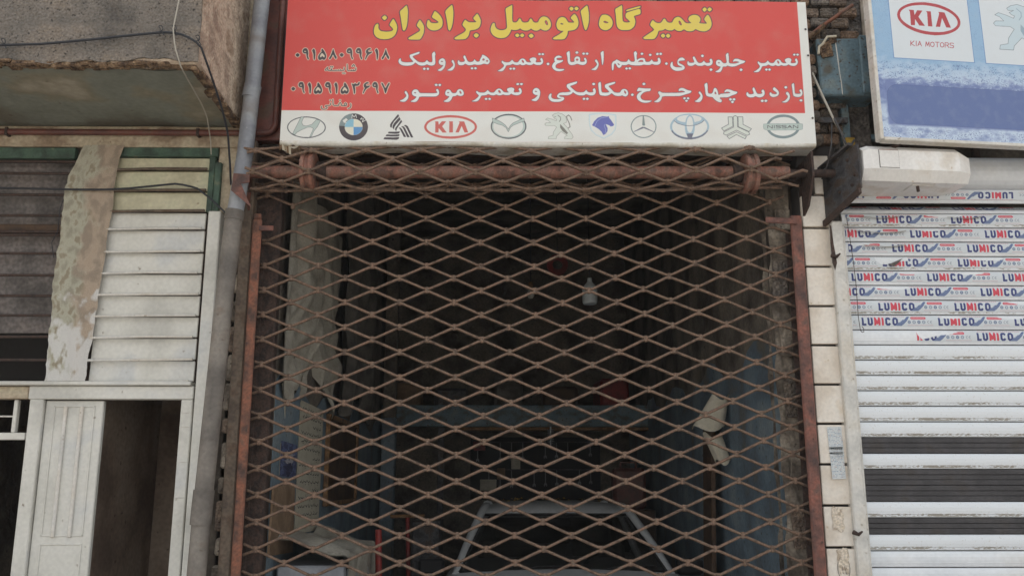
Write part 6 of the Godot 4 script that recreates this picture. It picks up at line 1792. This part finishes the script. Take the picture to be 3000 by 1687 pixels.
func make_interior() -> void:
	# crumpled dust sheets on the left wall
	var crease := noise(141, 0.035, 3, FastNoiseLite.TYPE_CELLULAR)
	var st := stool()
	sheet(st, 64, 54, func(u: float, v: float) -> Vector3:
		var z: float = -0.135 - u * 1.5
		var y: float = 3.28 - v * (1.14 + 0.10 * sin(u * 8.0) + 0.05 * sin(u * 21.0))
		var fold: float = 0.035 * sin(u * 26.0 + v * 3.0) * (0.5 + 0.5 * sin(v * 5.0 + u * 4.0)) + 0.025 * sin(u * 11.0 - v * 13.0) * v + 0.018 * sin(v * 31.0 + u * 17.0) * smoothstep(0.25, 0.7, v)
		fold += 0.012 * sin(u * 47.0 + 5.0 * sin(v * 9.0)) * smoothstep(0.15, 0.5, v) + 0.05 * crease.get_noise_2d(u * 100.0, v * 80.0) * smoothstep(0.1, 0.5, v)
		return Vector3(-1.12 + fold * 0.8 * smoothstep(0.0, 0.12, u) + 0.05 * sin(u * PI) * sin(v * PI), y, z), Vector3(-0.004, 0, 0))
	one("dust_sheet", "crumpled grey dust sheet hung on the left wall near the opening", "cloth", st, mats.cloth)
	st = stool()
	sheet(st, 40, 30, func(u: float, v: float) -> Vector3:
		var z: float = -1.62 - u * 1.6
		var y: float = 3.9 - v * (1.75 + 0.1 * sin(u * 9.0))
		return Vector3(-1.09 + 0.03 * sin(u * 22.0 + v * 2.0) + 0.012 * sin(v * 17.0), y, z), Vector3(-0.004, 0, 0))
	one("dark_tarpaulin", "dark tarpaulin hanging in long folds deeper along the left wall", "tarpaulin", st, mats.tarp)
	wall_sheet("handwritten_notice", "long pale notice covered in handwritten lines on the blue wall", "notice", -0.70, -1.38, 1.30, 2.06, -1.148, printed(notice_image(), 0.9))
	wall_sheet("portrait_poster", "small violet portrait poster pasted on the blue wall", "poster", -0.28, -0.66, 1.62, 1.81, -1.148, printed(portrait_image(), 0.7))
	st = stool()
	prism(st, pv([-0.62, 1.22, -0.10, 1.24, -0.13, 1.56, -0.40, 1.60, -0.60, 1.57]), Vector3(-1.146, 0, 0), Vector3(0, 0, 1), Vector3.UP, Vector3(0.012, 0, 0))
	one("cardboard_sheet", "torn brown cardboard sheet below the portrait poster", "cardboard", st, mats.cardboard)
	var fb := thing("framed_board", "dark brown wooden framed board on the blue wall past the notice", "board")
	box_part(fb, "panel", Vector3(-1.152, 1.46, -2.72), Vector3(-1.14, 2.02, -1.52), mats.brown, 0.003)
	for e in [[1.44, 1.47, -2.74, -1.50], [2.01, 2.04, -2.74, -1.50]]:
		box_part(fb, "frame_rail", Vector3(-1.152, e[0], e[2]), Vector3(-1.122, e[1], e[3]), mats.wood, 0.003)
	for e in [-2.74, -1.53]:
		box_part(fb, "frame_stile", Vector3(-1.152, 1.4701, e), Vector3(-1.122, 2.0099, e + 0.03), mats.wood, 0.003)
	st = stool()
	var lp := []
	for a in 25:
		lp.append(Vector3(-1.13, 2.28 + 0.11 * sin(TAU * a / 24), -2.55 + 0.16 * cos(TAU * a / 24)))
	tube(st, lp, 0.018, 7)
	one("rubber_belt", "black rubber belt loop hanging on the blue wall", "belt", st, mats.rubber)
	st = stool()
	prism(st, pv([-0.75, 2.02, -0.35, 2.14, -0.22, 2.10, -0.30, 2.04, -0.36, 1.93]), Vector3(-1.12, 0, 0), Vector3(0.12, 0, 1).normalized(), Vector3.UP, Vector3(0.01, 0, 0))
	one("torn_paper_roll", "torn cream paper curl sticking out under the grey dust sheet", "paper", st, mats.paper)
	# cabinet by the left guide
	var cb := thing("low_grey_cabinet", "low grey sheet metal cabinet inside the opening by the left guide", "cabinet", Vector3(-0.95, 0, -0.75))
	box_part(cb, "case", Vector3(-0.18, 0, -0.5), Vector3(0.17, 1.18, 0.5), mats.pvc, 0.01)
	box_part(cb, "door", Vector3(0.1705, 0.1, -0.47), Vector3(0.18, 1.16, -0.01), mats.pvc, 0.003)
	box_part(cb, "door", Vector3(0.1705, 0.1, 0.01), Vector3(0.18, 1.16, 0.47), mats.pvc, 0.003)
	st = stool()
	sheet(st, 40, 24, func(u: float, v: float) -> Vector3:
		var over: float = smoothstep(0.7, 1.0, v)
		return Vector3(-1.13 + 0.37 * min(v / 0.75, 1.0) + 0.02 * sin(u * 15.0) * over, 1.20 + 0.14 * (1.0 - v) * (0.8 + 0.2 * sin(u * 7.0)) + 0.014 * sin(u * 19.0 + v * 9.0) * (1.0 - over) - 0.22 * over * (0.8 + 0.3 * sin(u * 9.0)), -0.22 - u * 1.04), Vector3(0, -0.004, 0))
	one("plastic_cover", "rumpled pale plastic cover lying on the low grey cabinet", "cover", st, mats.cloth)
	for q in [[-0.72, 1.32, -1.02, "red steel bar standing beside the low grey cabinet"], [-0.70, 1.33, -2.55, "slimmer red bar with crosshandle farther back on the left"]]:
		var rb := thing("red_bar", q[3], "bar", Vector3(q[0], 0, q[2]))
		tube_part(rb, "shaft", [Vector3(0.05, 0, 0), Vector3(0, q[1], 0)], 0.02 if q[2] > -2 else 0.016, mats.red, 8)
		if q[2] < -2:
			tube_part(rb, "crosshandle", [Vector3(-0.13, q[1] + 0.008, 0), Vector3(0.13, q[1] + 0.012, 0)], 0.014, mats.wood, 8)
	var lk := thing("grey_locker", "narrow grey steel locker standing in the left rear", "locker", Vector3(-0.57, 0, -2.9))
	box_part(lk, "case", Vector3(-0.11, 0, -0.2), Vector3(0.11, 1.30, 0.2), mats.steel, 0.008)
	box_part(lk, "door", Vector3(-0.1, 0.06, 0.2005), Vector3(0.1, 1.26, 0.212), mats.steel, 0.004)
	var tp := thing("timber_prop", "tall weathered timber prop against the left wall near the rear", "prop", Vector3(-1.06, 0, -4.2))
	box_part(tp, "post", Vector3(-0.06, 0, -0.06), Vector3(0.06, 4.38, 0.06), mats.dingy, 0.01)
	box_part(tp, "painted_base", Vector3(-0.066, 0.0, -0.066), Vector3(0.066, 2.2, 0.066), mats.bluewall, 0.01)
	# mezzanine shelf across the rear
	var mz := thing("mezzanine_shelf", "blue grey storage shelf spanning the rear of the workshop", "shelf")
	box_part(mz, "fascia", Vector3(-1.155, 2.12, -4.36), Vector3(1.455, 2.33, -4.30), mats.bluepaint, 0.006)
	box_part(mz, "deck", Vector3(-1.155, 2.29, -5.61), Vector3(1.455, 2.32, -4.362), mats.brown, 0.003)
	box_part(mz, "edge_plank", Vector3(-0.38, 2.085, -4.42), Vector3(1.455, 2.115, -4.28), mats.wood, 0.004)
	box_part(mz, "prop", Vector3(-0.60, 0, -4.40), Vector3(-0.54, 2.115, -4.34), mats.steel, 0.004)
	var idx := 0
	for q in [[-0.95, 0.30, 0.26, "cardboard", "brown carton at the left end of the rear shelf"], [-0.5, 0.34, 0.2, "steel", "grey tin case next to the carton on the rear shelf"], [0.1, 0.28, 0.34, "tarp", "dark bundle in the middle of the rear shelf"], [0.62, 0.36, 0.22, "brown", "brown crate right of the dark bundle on the rear shelf"], [1.15, 0.3, 0.3, "red", "dull red drum carton at the right end of the rear shelf"]]:
		st = stool()
		bx(st, Vector3(q[0], 2.321 + q[2] / 2, -4.75), Vector3(q[1], q[2], 0.4), 0.03, Basis(Vector3.UP, 0.1 * sin(idx * 2.0)))
		one("shelf_box", q[4], "box", st, mats[q[3]], "boxes stored on the rear shelf")
		idx += 1
	# shock absorber hanging from the shelf edge
	var sa := thing("coil_spring", "small coil spring hanging from the rear shelf edge", "spring", Vector3(0.495, 2.0, -4.24))
	st = stool()
	var cp := []
	for a in 61:
		cp.append(Vector3(0.028 * cos(a * 0.62), 0.09 - a * 0.0022, 0.028 * sin(a * 0.62)))
	tube(st, cp, 0.006, 5)
	obj(sa, "coil", st, mats.chrome)
	tube_part(sa, "rod", [Vector3(0, -0.06, 0), Vector3(0, 0.12, 0)], 0.009, mats.chrome, 8)
	# tool board with rows of spanners
	var tb := thing("tool_board", "dark tool board on the rear wall", "tool board", Vector3(0.42, 1.40, -5.6))
	box_part(tb, "panel", Vector3(-0.74, 0.0, 0.0), Vector3(0.70, 0.68, 0.02), mats.black, 0.004)
	for r in 2:
		box_part(tb, "hook_rail", Vector3(-0.7, 0.62 - r * 0.30, 0.0205), Vector3(0.66, 0.632 - r * 0.30, 0.03), mats.steel, 0.002)
	for r in 2:
		var place := 0
		for c in 11:
			var x := -0.24 + c * 0.125
			if (c + r) % 4 == 1:
				continue
			var l := 0.19 - 0.006 * c
			var sp := thing("spanner", "%s steel spanner from the left in the %s row of the tool board" % [["first", "second", "third", "fourth", "fifth", "sixth", "seventh", "eighth"][place], "upper" if r == 0 else "lower"], "spanner", Vector3(x, 2.02 - r * 0.30, -5.565), "spanners on the tool board")
			st = stool()
			bx(st, Vector3(0, -l * 0.5, 0), Vector3(0.010, l, 0.006), 0.002)
			obj(sp, "shank", st, mats.toolsteel)
			st = stool()
			prism(st, pv([-0.018, -0.014, -0.006, -0.022, -0.006, -0.006, 0.006, -0.006, 0.006, -0.022, 0.018, -0.014, 0.016, 0.008, 0.006, 0.016, -0.006, 0.016, -0.016, 0.008]), Vector3(0, -l, -0.004), Vector3.RIGHT, Vector3.UP, Vector3(0, 0, 0.008))
			obj(sp, "jaw", st, mats.toolsteel)
			place += 1
	for q in [[-0.22, 1.98, 0.13, 0.10, "red", "small red parts box at the upper left of the tool board"], [0.18, 1.80, 0.10, 0.14, "paper", "pale parts packet in the centre of the tool board"], [-0.12, 1.56, 0.18, 0.12, "paper", "wide pale parts box low on the tool board"], [0.02, 1.68, 0.09, 0.12, "cardboard", "little brown parts box low on the tool board"]]:
		st = stool()
		bx(st, Vector3(q[0], q[1], -5.52), Vector3(q[2], q[3], 0.08), 0.006)
		one("parts_box", q[5], "box", st, mats[q[4]], "parts boxes on the tool board")
	# hanging things
	var jg := thing("hanging_jug", "translucent white plastic jug hanging upside down high in the workshop", "jug", Vector3(0.67, 2.97, -2.0))
	st = stool()
	lathe(st, [Vector2(0.0, 0.115), Vector2(0.016, 0.112), Vector2(0.018, 0.085), Vector2(0.024, 0.075), Vector2(0.05, 0.045), Vector2(0.056, 0.02), Vector2(0.056, -0.07), Vector2(0.048, -0.085), Vector2(0.0, -0.085)], Vector3.ZERO, 20)
	obj(jg, "bottle", st, mats.jug)
	tube_part(jg, "cord", [Vector3(0, 0.11, 0), Vector3(0, 1.43, 0)], 0.003, mats.cable, 5)
	var lb := thing("light_bulb", "unlit light bulb hanging on a cord in the rear", "bulb", Vector3(0.28, 3.28, -3.4))
	st = stool()
	lathe(st, [Vector2(0.0, -0.07), Vector2(0.02, -0.065), Vector2(0.032, -0.04), Vector2(0.03, -0.015), Vector2(0.016, 0.015), Vector2(0.014, 0.04)], Vector3.ZERO, 14)
	obj(lb, "bulb", st, mats.lamp)
	st = stool()
	lathe(st, [Vector2(0.015, 0.03), Vector2(0.02, 0.035), Vector2(0.02, 0.08), Vector2(0.0, 0.09)], Vector3.ZERO, 12)
	obj(lb, "socket", st, mats.wood)
	tube_part(lb, "cord", [Vector3(0, 0.08, 0), Vector3(0, 1.12, 0)], 0.004, mats.cable, 5)
	# curled papers on the right wall
	for q in [[1.36, 2.02, -1.18, 0.10, 0.20, 0.35, "upper curled cream paper sheet hanging by the right wall"], [1.375, 1.80, -1.2, 0.055, 0.17, -0.25, "lower rolled cream paper cone hanging by the right wall"]]:
		st = stool()
		sheet(st, 14, 6, func(u: float, v: float) -> Vector3:
			var a: float = -1.9 + u * 3.6
			var r: float = q[3] * (0.55 + 0.45 * (v if q[5] > 0 else 1.0 - v * 0.4))
			var yy: float = q[1] + q[4] * (0.5 - v) + 0.02 * sin(u * 9.0)
			return Vector3(q[0] + r * sin(a) + (0.5 - v) * q[5] * 0.25, yy, q[2] + r * cos(a)), Vector3(0.002, 0, 0.002))
		one("paper_curl", q[6], "paper", st, mats.paper)
	# right side clutter
	var db := thing("leaning_plank", "dark plank leaning against the right wall", "plank", Vector3(1.36, 0, -1.5))
	st = stool()
	bx(st, Vector3(0, 0.99, 0), Vector3(0.03, 1.98, 0.24), 0.004, Basis(Vector3(0, 0, 1), -0.04))
	obj(db, "board", st, mats.brown)
	var cn := thing("rusty_jerrycan", "rust red jerrycan on a stand in the right rear", "jerrycan", Vector3(1.2, 0, -3.9))
	box_part(cn, "stand", Vector3(-0.2, 0, -0.2), Vector3(0.2, 1.35, 0.2), mats.brown, 0.008)
	box_part(cn, "can", Vector3(-0.16, 1.351, -0.09), Vector3(0.14, 1.72, 0.09), mats.gaspipe, 0.03)
	tube_part(cn, "handle", [Vector3(-0.08, 1.71, 0), Vector3(-0.08, 1.77, 0), Vector3(0.06, 1.77, 0), Vector3(0.06, 1.71, 0)], 0.012, mats.gaspipe, 7)
	var rl := thing("red_reel", "small dull red reel hanging high in the rear", "reel", Vector3(0.55, 3.62, -3.8))
	st = stool()
	lathe(st, [Vector2(0.05, -0.03), Vector2(0.10, -0.03), Vector2(0.10, -0.015), Vector2(0.05, -0.01), Vector2(0.05, 0.01), Vector2(0.10, 0.015), Vector2(0.10, 0.03), Vector2(0.05, 0.03)], Vector3.ZERO, 22, Vector3(0, 0, 1))
	obj(rl, "spool", st, mats.red)
	tube_part(rl, "cord", [Vector3(0, 0.1, 0), Vector3(0, 0.78, 0)], 0.004, mats.cable, 5)
